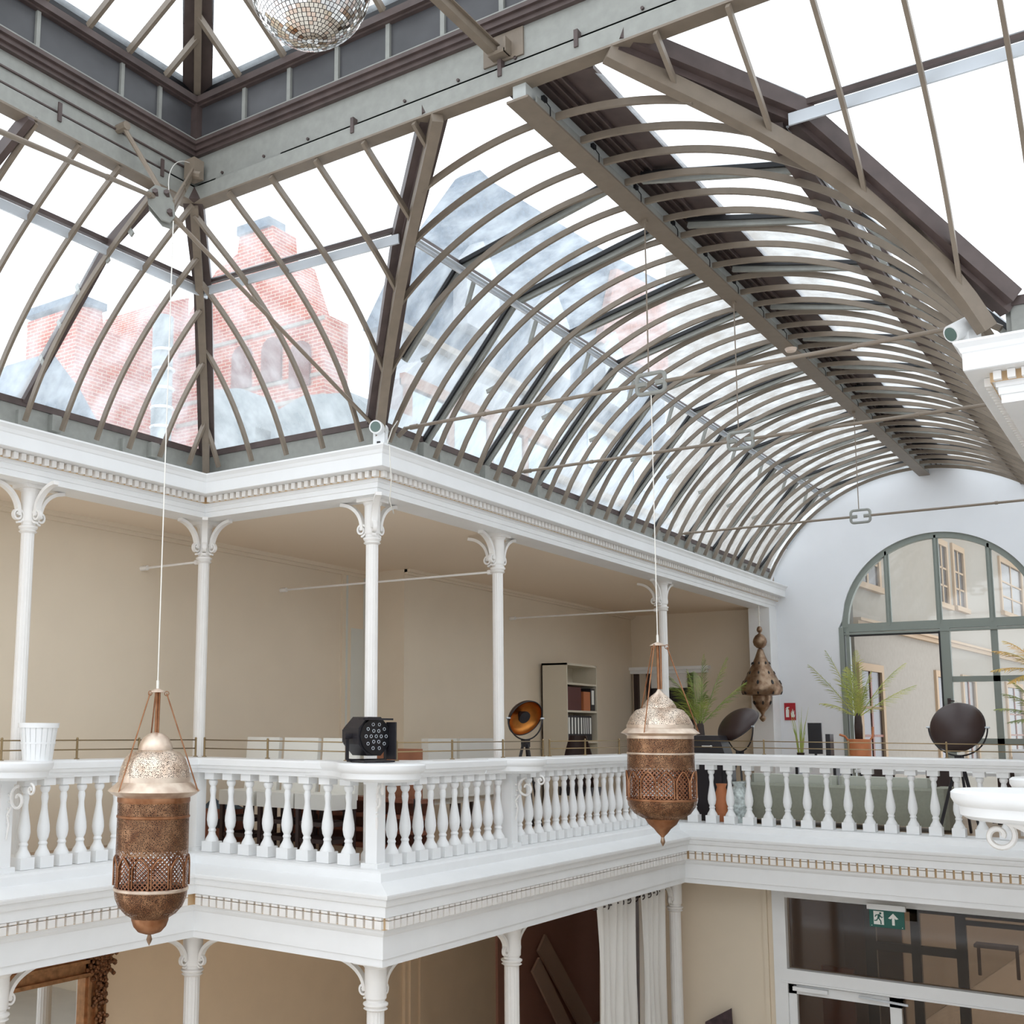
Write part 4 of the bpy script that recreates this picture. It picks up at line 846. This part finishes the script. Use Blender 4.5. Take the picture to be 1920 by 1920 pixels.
VP = mat('blue_white_glaze', (.6,.68,.66), .3, noise=.5, nscale=14); g = MB(); g.lathe([(.08,0),(.12,.05),(.16,.3),(.14,.5),(.09,.62),(.12,.68)], n=24); g.build('body', VP, t, True)
t = thing('rust_vase', (.77,8.62,FZ), 'rust red vase left of the patterned vase', 'vase'); g = MB(); g.lathe([(.07,0),(.10,.2),(.11,.45),(.07,.58),(.09,.64)], n=20); g.build('body', ORG, t, True)
# sofa
t = thing('sofa', (2.45,9.3,FZ), 'sage grey sofa with its back to the terrace balustrade', 'sofa')
g = MB()
def rbox(g, a, b, r=.05):
    x0,y0,z0 = a; x1,y1,z1 = b
    return g.prism([(x0+r,y0),(x1-r,y0),(x1,y0+r),(x1,y1-r),(x1-r,y1),(x0+r,y1),(x0,y1-r),(x0,y0+r)], z0, z1)
g.prismX([(-.30,.08),(-.30,.62),(-.27,.66),(-.16,.66),(-.10,.60),(-.10,.08)], -1.42, 1.42); g.build('back', SOFA, t)
for s in (-1,1):
    g = MB(); rbox(g, (s*1.5-.12,-.28,.05),(s*1.5+.12,.65,.66)); g.build('arm', SOFA, t)
g = MB(); rbox(g, (-1.4,-.12,.1),(1.4,.65,.42)); g.build('seat', SOFA, t)
for s in (-1,1):
    g = MB(); rbox(g, (s*.7-.68,-.12,.42),(s*.7+.68,.12,.80),.06); g.build('back_cushion', mat('pale_sage_fabric', (.58,.60,.53), .9) if s < 0 else bpy.data.materials['pale_sage_fabric'], t)
for sx in (-1,1):
    for sy in (-.2,.55): g = MB(); g.cbox((sx*1.4,sy,.04),(.05,.05,.08)); g.build('leg', BLK, t)
# white desk with office things
t = thing('white_desk', (3.75,12.0,FZ), 'long white desk standing behind the sofa', 'desk')
g = MB(); g.box((-1.6,-.4,.78),(1.6,.4,.83)); g.build('desk_top', WHITE, t)
for x in (-1.5,1.5):
    for y in (-.35,.35): g = MB(); g.cbox((x,y,.39),(.05,.05,.78)); g.build('leg', BLK, t)
for i, (x, lb) in enumerate(((2.7,'dark office chair at the left end of the white desk'),(3.6,'dark office chair at the middle of the white desk'),(4.6,'dark office chair at the right end of the white desk'))):
    t = thing('office_chair', (x,11.3,FZ), lb, 'chair', 'dark chairs at the white desk', .2*i)
    g = MB(); rbox(g, (-.24,-.24,.42),(.24,.24,.5)); g.build('seat', DKBRN, t); g = MB(); rbox(g, (-.23,-.28,.55),(.23,-.22,.98),.03); g.build('backrest', DKBRN, t)
    g = MB(); g.tube([(0,0,.06),(0,0,.42)], .03, 8)
    for k in range(5): a = 2*PI*k/5; g.bar((0,0,.07),(.28*math.cos(a),.28*math.sin(a),.04),.04,.03)
    g.build('swivel_base', BLK, t)
# items near the end wall: monitor, binder, spiky plant, palm
simple('black_side_table', MB().box((-.35,-.2,.95),(.4,.2,1.0)).box((-.33,-.18,0),(-.28,.18,.95)).box((.33,-.18,0),(.38,.18,.95)), BLK, (1.5,11.6,FZ), 'black stand under the monitor and spiky plant', 'side table')
t = thing('monitor', (1.51,11.55,-3.1), 'black upright monitor on the stand left of the orange pot', 'monitor'); g = MB(); g.box((-.12,-.02,.10),(.12,.03,.66)); g.build('screen', BLK, t); g = MB(); g.box((-.08,-.07,0),(.08,.07,.015)).box((-.02,-.01,.0),(.02,.02,.12)); g.build('stand', BLK, t)
simple('ring_binder', MB().box((-.04,-.12,0),(.04,.12,.46)), BLK, (1.76,11.55,-3.1), 'dark ring binder standing right of the monitor', 'binder'); bpy.data.objects['ring_binder'].data.materials.append(SWHITE)
def leafmat(n, a, b):
    M = mat(n, a, .5, noise=.0); t_ = M.node_tree; bs = t_.nodes['Principled BSDF']; nn = t_.nodes.new('ShaderNodeTexNoise'); nn.inputs['Scale'].default_value = 3; r_ = t_.nodes.new('ShaderNodeValToRGB'); r_.color_ramp.elements[0].color = (*a,1); r_.color_ramp.elements[1].color = (*b,1); r_.color_ramp.elements[0].position = .35; r_.color_ramp.elements[1].position = .65
    tcn = t_.nodes.new('ShaderNodeTexCoord'); t_.links.new(tcn.outputs['Object'], nn.inputs['Vector']); t_.links.new(nn.outputs['Fac'], r_.inputs['Fac']); t_.links.new(r_.outputs['Color'], bs.inputs['Base Color']); return M
LG = leafmat('yellow_green_leaf', (.30,.38,.06), (.55,.55,.14)); LD = leafmat('mid_green_leaf', (.13,.22,.04), (.38,.44,.09)); LY = leafmat('orange_yellow_leaf', (.75,.42,.10), (.62,.50,.12))
TR = mat('dark_palm_trunk', (.05,.035,.03), .8, noise=.3, nscale=10)
def frond(g, base, az, el, L, droop, wl, n=46):
    p = Vector(base); dirh = Vector((math.cos(az), math.sin(az), 0)); pts = []; e = el; st = L/n
    for i in range(n+1):
        pts.append(p.copy()); d = dirh*math.cos(e)+Vector((0,0,math.sin(e))); p = p+d*st; e -= droop/n*(1.6*i/n)
    g.tube(pts, [.009*(1-.8*i/n)+.001 for i in range(n+1)], 5)
    side = Vector((-dirh.y, dirh.x, 0))
    for i in range(5, n+1):
        t_ = (pts[min(i+1,n)]-pts[i-1]).normalized(); f = i/n; l = wl*math.sin(PI*min(1,(f*.85+.14)))**.6
        nv = side.cross(t_).normalized()
        for s in (-1,1):
            d = (side*s*.80+t_*.62+nv*(.15+random.uniform(-.2,.2))).normalized(); l = l*random.uniform(.85,1.1); a = pts[i]; b = a+d*l*.55-Vector((0,0,l*.03)); c = a+d*l-Vector((0,0,l*.16)); w_ = t_*.006
            g.add([a-w_*.6, a+w_*.6, b+w_, c, b-w_], [(0,1,2,4),(4,2,3)])
def palm(loc, label, hb, fr, m_, pot, trunk=True):
    t = thing('potted_palm', loc, label, 'potted palm', 'potted palms on the terrace')
    pot(t)
    if trunk: g = MB(); g.lathe([(.07,hb-.45),(.075,hb-.2),(.06,hb-.02),(.03,hb+.05)], n=12); g.build('trunk', TR, t, True)
    for (az, el, L, dr) in fr:
        g = MB(); frond(g, (.02*math.cos(az),.02*math.sin(az),hb-.02), az, el, L, dr, .27 if L > .8 else .19); g.build('frond', m_, t)
    return t
# image right is (cos yaw, sin yaw): azimuth of +right = 36 deg, left = 216 deg
def pot_white(t):
    g = MB(); g.add([(-.17,-.17,0),(.17,-.17,0),(.17,.17,0),(-.17,.17,0),(-.21,-.21,1.42),(.21,-.21,1.42),(.21,.21,1.42),(-.21,.21,1.42)],[(0,3,2,1),(4,5,6,7),(0,1,5,4),(1,2,6,5),(2,3,7,6),(3,0,4,7)]); g.build('planter', WHITE, t)
def pot_orange(t):
    g = MB(); g.lathe([(.17,.92),(.20,.95),(.21,1.36),(.20,1.37)], n=24); g.build('basket_pot', ORG, t, 40)
    g = MB(); a = Rr(36)
    for s in (-1,1): g = MB(); g.tube([(s*.17*math.cos(a),s*.17*math.sin(a),1.3),(s*.26*math.cos(a),s*.26*math.sin(a),1.42),(s*(.36 if s < 0 else .27)*math.cos(a),s*(.36 if s < 0 else .27)*math.sin(a),1.45 if s < 0 else 1.6)],.022,6); g.build('pot_handle', ORG, t, True)
    g = MB(); g.cbox((0,0,.90),(.5,.4,.04))
    for x in (-.2,.2):
        for y in (-.15,.15): g.cbox((x,y,.44),(.04,.04,.88))
    g.build('stand', BLK, t)
palm((2.02,12.6,FZ), 'yellow green palm in an orange pot before the arched window', 1.80,
     [(Rr(60),Rr(92),1.25,.15),(Rr(210),Rr(72),1.35,.3),(Rr(216),Rr(52),1.3,.25),(Rr(30),Rr(56),1.35,.5),(Rr(45),Rr(32),1.35,.35),(Rr(225),Rr(84),.95,.2),(Rr(20),Rr(78),.9,.3),(Rr(200),Rr(34),.7,.9),(Rr(300),Rr(60),.7,.5),(Rr(120),Rr(66),1.1,.4)], LG, pot_orange)
palm((.05,9.7,FZ), 'green palm in a tall white planter beside the end column', 1.62,
     [(Rr(40),Rr(88),1.25,.1),(Rr(36),Rr(70),1.3,.15),(Rr(216),Rr(70),1.1,.9),(Rr(30),Rr(48),1.1,.3),(Rr(220),Rr(50),.9,1.2),(Rr(300),Rr(62),.8,1.3),(Rr(250),Rr(60),1.0,1.2),(Rr(120),Rr(70),1.1,.5),(Rr(210),Rr(84),1.0,.3)], LD, pot_white)
def pot_big(t):
    g = MB(); g.add([(-.42,-.25,0),(.42,-.25,0),(.42,.25,0),(-.42,.25,0),(-.46,-.28,1.26),(.46,-.28,1.26),(.46,.28,1.26),(-.46,.28,1.26)],[(0,3,2,1),(4,5,6,7),(0,1,5,4),(1,2,6,5),(2,3,7,6),(3,0,4,7)]); g.build('planter', WHITE, t)
palm((5.38,9.6,FZ), 'orange tinged palm in a white box planter at the right edge', 2.45,
     [(Rr(205),Rr(38),.75,1.0),(Rr(212),Rr(8),.75,.6),(Rr(222),Rr(-12),.6,.5),(Rr(40),Rr(60),.8,.8),(Rr(150),Rr(50),.8,.8),(Rr(300),Rr(40),.8,.8)], LY, pot_big)
palm((5.30,10.6,FZ), 'green palm low behind the orange tinged one at the right edge', 1.75,
     [(Rr(216),Rr(42),.8,.9),(Rr(210),Rr(20),.8,.7),(Rr(225),Rr(0),.7,.4),(Rr(36),Rr(50),.7,.8),(Rr(190),Rr(60),.8,.6)], LD, lambda t: None)
t = thing('spiky_plant', (1.27,11.45,-3.1), 'small spiky grass plant left of the monitor', 'potted plant')
g = MB()
for k in range(16):
    a = random.uniform(0,6.28); l = random.uniform(.35,.9); d = Vector((math.cos(a)*.12, math.sin(a)*.12, 1)).normalized(); b = Vector((math.cos(a)*.04,math.sin(a)*.04,.1)); g.tube([b, b+d*l*.6, b+d*l+Vector((math.cos(a)*.04,math.sin(a)*.04,0))],[.010,.006,.001],4)
g.build('blades', LG, t); g = MB(); g.lathe([(.05,0),(.07,.12)], n=14); g.build('pot', DKBRN, t, 40)
# bookcase
t = thing('bookcase', (-2.98,10.7,FZ), 'tall cream bookcase with binders against the gallery wall', 'bookcase')
BW, BH, BD = 1.36, 2.80, .55
BC = mat('cream_laminate', (.66,.60,.48), .5)
g = MB(); g.box((-BD/2,-BW/2,0),(BD/2,-BW/2+.03,BH)).box((-BD/2,BW/2-.03,0),(BD/2,BW/2,BH)).box((-BD/2,-BW/2,BH-.04),(BD/2,BW/2,BH)).box((-BD/2,-BW/2,0),(-BD/2+.02,BW/2,BH)); g.build('carcass', BC, t)
for z in (.35,.78,1.30,1.73,2.38) if False else (.35,.80,1.26,1.86,2.40): g = MB(); g.box((-BD/2,-BW/2+.03,z-.02),(BD/2-.005,BW/2-.03,z+.02)); g.build('shelf', BC, t)
bx, by, bz = -2.98, 10.7, FZ
def book(name, y0, y1, z0, h, m_, label, cat, group, front=.24, spine=None):
    t2 = thing(name, (bx, by+(y0+y1)/2, bz+z0+.021), label, cat, group); w_ = (y1-y0)/2
    g = MB(); g.box((-.1,-w_,0),(front,w_,h)); g.build('cover', m_, t2)
    if spine: g = MB(); g.box((front,-w_*.55,h*.28),(front+.003,w_*.55,h*.92)); g.build('spine_label', SWHITE, t2)
    return t2
ordn = ('first','second','third','fourth','fifth','sixth','seventh','eighth','ninth')
yy = -.60
for i in range(9):
    wd = .135 if i not in (5,6,7) else .09
    book('ring_binder', yy, yy+wd-.01, 1.26, .50, BLK, f'black ring binder with white spine, {ordn[i]} from the left on its bookcase shelf', 'binder', 'black binders in the bookcase', spine=True); yy += wd
book('cardboard_box', -.62, .05, 1.86, .46, mat('dark_red_card', (.10,.025,.02), .6), 'dark red box on the shelf above the black binders', 'box', None, .22)
book('orange_box', .10, .40, 1.86, .38, mat('orange_card', (.48,.16,.06), .6), 'orange card box beside the dark red box in the bookcase', 'box', None, .25)
book('ring_binder', .42, .62, 1.86, .45, BLK, 'black binder with a white label right of the orange box', 'binder', None, .25, True)
book('teal_box', -.60, -.05, .80, .30, mat('teal_card', (.03,.12,.12), .6), 'teal box on the low shelf of the bookcase', 'box', None)
book('wooden_tray', -.6, .6, 1.10 if False else .80, .02, mat('light_wood', (.45,.30,.17), .5), 'light wooden tray on the low bookcase shelf', 'tray', None, .26) if False else None
# door surround at the gallery end
t = thing('door_2', (-2.45,YE-.1,FZ), 'dark framed doorway with a cream cornice at the gallery end', 'doorway', None, 0, 'structure')
g = MB(); g.box((-.86,-.02,2.78),(.95,.1,2.90)).box((-.92,-.08,2.86),(1.0,.1,2.93)); g.build('cornice', WHITE, t)
for x in (-.72,-.42,.55): g = MB(); g.box((x-.05,-.01,0),(x+.05,.1,2.78)); g.build('jamb', DKBRN, t)
g = MB(); g.box((-.35,.03,0),(.5,.08,2.45)); g.build('leaf', mat('near_black_door', (.02,.015,.02), .3), t); g = MB(); g.box((-.5,.04,2.45),(.6,.09,2.78)); g.build('fanlight', CREAMW, t)
# armchair shell next to the bookcase
t = thing('shell_chair', (-1.75,8.6,FZ), 'dark rounded shell chair in front of the bookcase', 'chair')
g = MB(); 
for i in range(1):
    g.add(*(lambda P: (P, [(j*13+k, j*13+k+1, (j+1)*13+k+1, (j+1)*13+k) for j in range(10) for k in range(12)]))([(.34*math.sin(PI*(k/12-.5))*(1-.55*(j/10)**2), .22*math.cos(PI*(k/12-.5))*(1-.3*(j/10))-.1, .45+.95*j/10) for j in range(11) for k in range(13)]))
g.build('shell', DKBRN, t, True); g = MB(); rbox(g, (-.32,-.3,.35),(.32,.2,.5)); g.build('seat', BLK, t)
for x in (-.25,.25):
    for y in (-.25,.15): g = MB(); g.tube([(x,y,0),(x*.9,y*.9,.36)],.015,6); g.build('leg', BLK, t)
# bar chairs behind the left bay balustrade
def barchair(x, y, rz, label):
    t = thing('bar_chair', (x,y,FZ), label, 'chair', 'white high backed bar chairs', rz)
    g = MB(); g.prismX([(-.02,.62),(.05,.62),(.10,1.36),(.04,1.37)], -.28, .28); g.build('backrest', CUSH, t)
    g = MB(); rbox(g, (-.30,-.50,.52),(.30,.05,.70),.04); g.build('seat', CUSH, t)
    for sx in (-.25,.25):
        for sy in (-.44,.0): g = MB(); g.cbox((sx,sy,.26),(.05,.05,.52)); g.build('leg', DKBRN, t)
    g = MB()
    for z in (.12,.32): g.box((-.25,-.45,z),(.25,-.43,z+.05)).box((-.25,-.01,z),(.25,.01,z+.05)).box((-.26,-.44,z),(-.24,0,z+.05)).box((.24,-.44,z),(.26,0,z+.05))
    g.build('rung', DKBRN, t)
barchair(-2.73,1.2,.0,'white bar chair nearest the inner corner column'); barchair(-2.08,1.2,.0,'middle white bar chair behind the left bay balustrade'); barchair(-1.45,1.2,-.04,'white bar chair nearest the stage spotlight')
t = thing('wooden_shelf_unit', (-1.75,1.85,FZ), 'dark red brown slatted shelf unit behind the bar chairs', 'shelf unit')
g = MB(); g.box((-1.05,-.15,0),(1.2,.15,.06)).box((-1.05,.1,0),(1.2,.15,.62))
for z in (.2,.38,.58): g.box((-1.05,-.15,z),(1.2,.12,z+.05))
g.build('slats', REDBRN, t)
for x in (-1.0,-.5,.05,.6,1.15): g = MB(); g.box((x-.04,-.17,0),(x+.04,-.1,.64)); g.build('upright', BLK, t)
t = thing('low_wooden_chest', (-3.6,1.2,FZ), 'red brown wooden chest behind the inner corner column', 'chest'); g = MB(); g.box((-.38,-.2,0),(.5,.25,.42)); g.build('body', REDBRN, t)
g = MB(); g.box((.2,-.21,.18),(.34,-.2,.3)); g.build('recess', BLK, t)
g = MB(); P = []; 
for i in range(9):
    for j in range(7): P.append((-.30+.6*i/8, -.15+.3*j/6, .0+.14*math.sin(PI*i/8)*math.sin(PI*j/6)*(1+.5*math.sin(i*2.1+j*1.3))))
g.add(P, [(i*7+j,(i+1)*7+j,(i+1)*7+j+1,i*7+j+1) for i in range(8) for j in range(6)]); o = g.build('folded_cloth', mat('blue_grey_cloth', (.07,.10,.13), .9, noise=.4, nscale=18), None, True); o.location = (-3.42,1.2,-3.675); tag(o, 'crumpled blue grey cloth lying on the wooden chest', 'cloth')
simple('brown_panel', MB().box((-.35,-.02,0),(.35,.02,1.24)), mat('rust_board', (.30,.12,.06), .6, noise=.15, nscale=4), (-1.15,2.1,FZ), 'rust brown board standing behind the stage spotlight', 'board')
# white upholstered benches further along
for i, (y0, y1, lb) in enumerate(((4.25,5.1,'white high backed bench left of the gallery column'), (5.15,6.5,'longer white high backed bench nearer the dish lamp'))):
    t = thing('white_bench', (-2.2,(y0+y1)/2,FZ), lb, 'bench', 'white high backed benches along the gallery'); h = (y1-y0)/2-.02
    g = MB(); g.box((-.06,-h,.45),(.06,h,1.35)); g.build('backrest', CUSH, t); g = MB(); g.box((-.55,-h,.35),(-.06,h,.52)); g.build('seat', CUSH, t)
    for x in (-.5,0):
        for y in (-h+.05,h-.05): g = MB(); g.cbox((x,y,.175),(.05,.05,.35)); g.build('leg', DKBRN, t)
# wall ties of the gallery
for i, (y, x0, lb) in enumerate(((3.1,-4.1,'thin tie bar from the gallery wall to the column left of the dish lamp'),(8.85,-3.3,'thin tie bar from the gallery wall to the farthest column'),(.25,-4.1,'short tie bar from the gallery wall to the inner corner column'))):
    x1 = -.30 if i < 2 else -2.98
    g = MB(); g.tube([(x0,y,-.50),(x1,y,-.50)], .016, 8); g.tube([(x0,y,-.50),(x0+.12,y,-.5)],.035,8); g.tube([(x1-.1,y,-.50),(x1-.02,y,-.5)],.035,8); o = g.build('tie_bar', CREAMW, None, 50); tag(o, lb, 'tie bar', 'cream tie bars of the upper gallery')

# ================================================================= LOWER LEVEL THINGS
t = thing('curtain', (.0,6.8,-9), 'long white linen curtain hanging on rings beside the lower column', 'curtain')
def curt(y0, y1, ph):
    g = MB(); n = 90; P = []; rows = 14
    for j in range(rows+1):
        z = -5.10-3.9*j/rows
        for i in range(n+1):
            s = i/n; y = y0+(y1-y0)*s; a = .055*(1-.35*j/rows) ; x = a*math.sin(s*2*PI*(y1-y0)/.24+ph+.3*math.sin(j*.5))+.02*math.sin(s*23+j*.3)
            P.append((x, y+.04*math.sin(j*.35+s*5), z+(.025*math.cos(s*2*PI*(y1-y0)/.24*1) if j == 0 else 0)))
    g.add(P, [(j*(n+1)+i, j*(n+1)+i+1, (j+1)*(n+1)+i+1, (j+1)*(n+1)+i) for j in range(rows) for i in range(n)])
    return g
wp(curt(5.43,6.85,0), 'panel', CURT, t, True); wp(curt(6.9,7.98,1.2), 'panel', CURT, t, True)
g = MB(); g.tube([(0,5.35,-5.16),(0,8.05,-5.16)], .014, 8); wp(g, 'curtain_rod', DKBRN, t)
for k in range(10):
    g = MB(); y = 5.5+.26*k; g.tube([(.0+.05*math.cos(u), y, -5.16+.05*math.sin(u)) for u in [2*PI*i/12 for i in range(12)]], .009, 5, True); wp(g, 'ring', DKBRN, t)
t = thing('gilt_mirror', (-3.95,-1.35,-9), 'tall mirror in a carved dark gilt frame leaning on the lower wall', 'mirror')
GILT = mat('dark_gilt', (.18,.075,.03), .4, metal=.5, noise=.5, nscale=30)
g = MB(); g.box((-3.98,-2.55,-9),(-3.93,-.62,-5.6)); wp(g, 'mirror_glass', mat('silvered_glass', (.9,.92,.92), .02, metal=1), t)
g = MB()
for (y0,y1,z0,z1) in ((-.62,-.30,-9,-5.38),(-2.90,-2.55,-9,-5.38),(-2.9,-.3,-5.62,-5.38)):
    g.box((-3.99,y0,z0),(-3.86,y1,z1)); 
    if y1-y0 < .5:
        for q in (.03,.14,.27): g.box((-3.86,y0+q,z0),(-3.82,y0+q+.035,z1))
    else: g.box((-3.86,y0,-5.6),(-3.81,y1,-5.56)).box((-3.86,y0,-5.45),(-3.82,y1,-5.41))
wp(g, 'frame', mat('copper_gilt', (.40,.20,.09), .4, metal=.6, noise=.3, nscale=12), t)
g = MB()
for k in range(150):
    z = -5.36-abs(random.gauss(0,.45)); y = -.42+random.gauss(0,.05)*(2.0 if z > -5.7 else 1); g.lathe([(0,-.03),(.022,-.015),(.03,.0),(.02,.02),(0,.03)], (-3.82+random.uniform(0,.03), y, z), 6)
for k in range(60): g.lathe([(0,-.02),(.02,0),(0,.02)], (-3.81, -.40+random.gauss(0,.02), -5.9-k*.05), 6)
tag(wp(g, 'carving', GILT, t), 'clustered dark carved ornament', kind='stuff')
# white counter across the hall that the mirror shows
t = thing('counter', (9.5,-1,-9), 'white counter with papers shown in the gilt mirror', 'counter'); g = MB(); g.box((-.5,-4,0),(.5,4,1.05)); g.build('base', WALL, t); g = MB(); g.box((-.55,-4.1,1.05),(.55,4.1,1.12)); g.build('top', WHITE, t)
struct('wall_right', MB().box((10.3,-12,-9),(10.5,YE,.4)), ENDW, 'white wall on the far side of the hall')
for i, (y0, z0, y1, z1, w_, lb) in enumerate(((11.2,-6.9,13.2,-9.0,.42,'upper brown plank leaning in the dark alcove'),(10.75,-7.25,12.2,-9.0,.36,'lower brown plank leaning in the dark alcove'))):
    g = MB(); g.bar((XW+.14+.1*i,y0,z0),(XW+.2+.1*i,y1,z1), .05, w_, (0,0,1)); o = g.build('plank', PLANK, None); tag(o, lb, 'plank', 'planks in the alcove')
g = MB(); g.bar((.55,8.55,-8.2),(1.0,8.58,-7.7),.03,.01) ; g.prismY([(.42,-7.25),(.85,-6.98),(.9,-8.2),(.35,-8.2)], 8.5, 8.53); o = g.build('framed_picture', mat('dark_canvas', (.06,.035,.04), .5, noise=.6, nscale=9), None); tag(o, 'dark picture standing against the cream wall at the bottom edge', 'picture')

# ================================================================= BUILDINGS OUTSIDE
t = thing('brick_building', (-12.5,13,0), 'red brick gabled building beyond the left glass roof', 'building')
g = MB(); g.prismY([(-15.9,0),(-10.5,0),(-10.5,8.15),(-11.1,8.4),(-11.7,10.0),(-12.3,10.2),(-12.4,11.1),(-13.6,11.3),(-13.7,10.6),(-14.5,10.3),(-15.9,8.9)], 12, 13); wp(g, 'gable_wall', BRICK, t)
g = MB(); g.prismX([(8.28,0),(8.28,8.38),(9.1,8.56),(9.2,8.0),(10.2,8.0),(11.0,9.3),(12.3,9.9),(12.3,0)], -18, -15.9); wp(g, 'side_wing', BRICK, t)
g = MB(); AW = [(math.cos(PI*i/8)*.35, math.sin(PI*i/8)*.35+.9) for i in range(9)]+[(-.35,0),(.35,0)]
for cx_, cz_ in ((-13.4,6.6),(-12.3,6.6),(-11.3,6.3)): g.prismY([(cx_+a, cz_+b) for a,b in AW], 11.92, 12.02)
wp(g, 'arched_windows', mat('dull_red_recess', (.16,.06,.05), .6), t)
g = MB()
for z in (5.9,6.5,8.0): g.box((-15.9,11.95,z),(-10.5,12.0,z+.09))
wp(g, 'stone_bands', FAC, t)
g = MB(); g.box((-12.45,11.9,11.08),(-11.9 if False else -13.65,12.6,11.35)).box((-18.1,8.2,8.5),(-15.8,9.2,8.7)); wp(g, 'chimney_cap', SLATE, t)
t = thing('flue_pipe', (-10.0,6.0,0), 'grey ribbed flue pipe outside the left glass roof', 'flue pipe'); g = MB(); g.tube([(-10.0,6.0,0),(-10.1,6.0,6.1)], .22, 14); wp(g, 'pipe', ZINC, t, 40)
g = MB()
for k in range(6): g.lathe([(.24,0),(.26,.03),(.24,.06)], (-10.05,6.0,3.2+.42*k), 14)
wp(g, 'collars', SILV, t)
t = thing('zinc_rooftop', (-8,8,0), 'low zinc clad rooftops just outside the left glass roof', 'rooftop'); g = MB(); g.prismY([(-10.9,0),(-9.2,0),(-9.2,4.0),(-9.7,4.97),(-10.62,5.1),(-10.9,4.2)],8,9.2).prismY([(-9.1,0),(-5.6,0),(-5.6,3.5),(-6.7,4.4),(-8.0,4.56),(-8.9,4.3)],8.2,10.5); wp(g, 'roof_box', ZINC, t)
g = MB(); g.prismX([(2.4,0),(5.2,0),(5.2,3.6),(4.6,4.3),(3.85,4.9),(3.4,4.45),(2.9,3.7),(2.4,3.4)],-12.5,-11); wp(g, 'slate_roof', SLATE, t)
t = thing('slate_roofed_building', (-16,30,0), 'pale building with a steep blue grey slate roof beyond the nave glass', 'building')
g = MB(); g.box((-15,20,0),(-14,52,11.0)); wp(g, 'facade_wall', RENDER, t)
g = MB(); g.prismX([(19.6,10.9),(21.5,14.0),(25.6,18.9),(26,19.2),(27,19.1),(36.5,19.9),(46,21.0),(52,20.5),(52,10.9)], -15, -14.1); wp(g, 'slate_roof', SLATE, t)
g = MB()
for (y0,y1,z0,z1) in ((22,24,8.2,10.2),(24.6,26.6,8.4,10.4),(27.4,29.4,8.6,10.6),(31,33,8.8,10.8),(35,37,9,11),(40,42,9,11),(22,24,5.5,7.3),(24.6,26.6,5.6,7.4),(27.4,29.4,5.7,7.5)): g.box((-13.95,y0,z0),(-14,y1,z1))
wp(g, 'panes', BWIN, t)
g = MB()
for y in (24,30,36,43): g.prismX([(y,12.2),(y+2.4,12.2),(y+2.4,14.6),(y+1.2,15.8),(y,14.6)],-14.1,-13.5)
wp(g, 'dormer', RENDER, t)
g = MB(); g.prismX([(36,15.0),(50,15.5),(49,20.6),(38,19.2)],-14.05,-13.7); wp(g, 'tiled_roof', TILE, t)
g = MB(); g.box((-14.0,20,7.75),(-13.7,52,8.0)).box((-14,20,10.8),(-13.6,52,11.05)); wp(g, 'cornice', FAC, t)
t = thing('town_house', (-10,25,0), 'brown framed rooftop terrace building outside the near nave glass', 'building')
g = MB(); g.prismX([(16.2,0),(26,0),(26,7.6),(24,8.8),(17.2,8.4),(16.2,7.6)],-11.6,-11); wp(g, 'facade_wall', RENDER, t)
g = MB()
for y in (16.6,19.0,21.4,23.8): g.box((-10.98,y,5.6),(-10.9,y+1.9,7.3))
wp(g, 'panes', BWIN, t)
g = MB(); g.box((-11.05,16.2,7.4),(-10.85,26,7.75)); 
for y in (16.3,18.6,21.0,23.4): g.box((-11.0,y,3),(-10.86,y+.3,7.4))
wp(g, 'brick_trim', mat('faded_brown_brick', (.34,.22,.17), .9), t)
g = MB()
for k in range(50): g.box((-10.6,16.2+.2*k,4.2),(-10.57,16.24+.2*k,5.5))
g.box((-10.64,16.2,5.5),(-10.54,26,5.58)).box((-11,16.2,3.9),(-10.5,26,4.2)); wp(g, 'railing', ZINC, t)
t = thing('church_spire', (8,40,0), 'small distant spire seen through the nave roof', 'spire'); g = MB(); g.lathe([(1.6,0),(1.6,17),(1.9,17.2),(.05,24)], (0,0,0), 8); g.build('tower', RENDER, t)

# finer pieces hang on the part they belong to
NEST = {'lens_rings':'lamp_face','lens':'lamp_body','plug':'bracket_box','arch_ribs':'lattice_drum','spine_label':'cover','pictogram':'sign_panel','running_figure':'sign_panel','grille':'cabinet','drop_holes':'shade','bulb_cap':'shade','copper_lining':'shade','rim':'shade','scroll_bracket':'console_ledge','hoops':'slats','carving':'frame','recess':'body','gasket':'glazing_bar','cord':'canopy','chimney_cap':'gable_wall','arched_windows':'gable_wall','stone_bands':'gable_wall','collars':'pipe','handle':'door_frame','black_seal':'door_frame','curtain_rod':None}
for o in list(sc.objects):
    k = o.name.split('.')[0]; tgt = NEST.get(k)
    if o.parent is not None and tgt and o.parent.type == 'EMPTY':
        sib = [c for c in o.parent.children if c.name.split('.')[0] == tgt]
        if sib:
            w_ = o.location.copy(); n = sib[0] if len(sib) == 1 else sib[-1] if False else min(sib, key=lambda c: (Vector(c.bound_box[0])-Vector(o.bound_box[0])).length)
            o.parent = n; o.location = w_-n.location
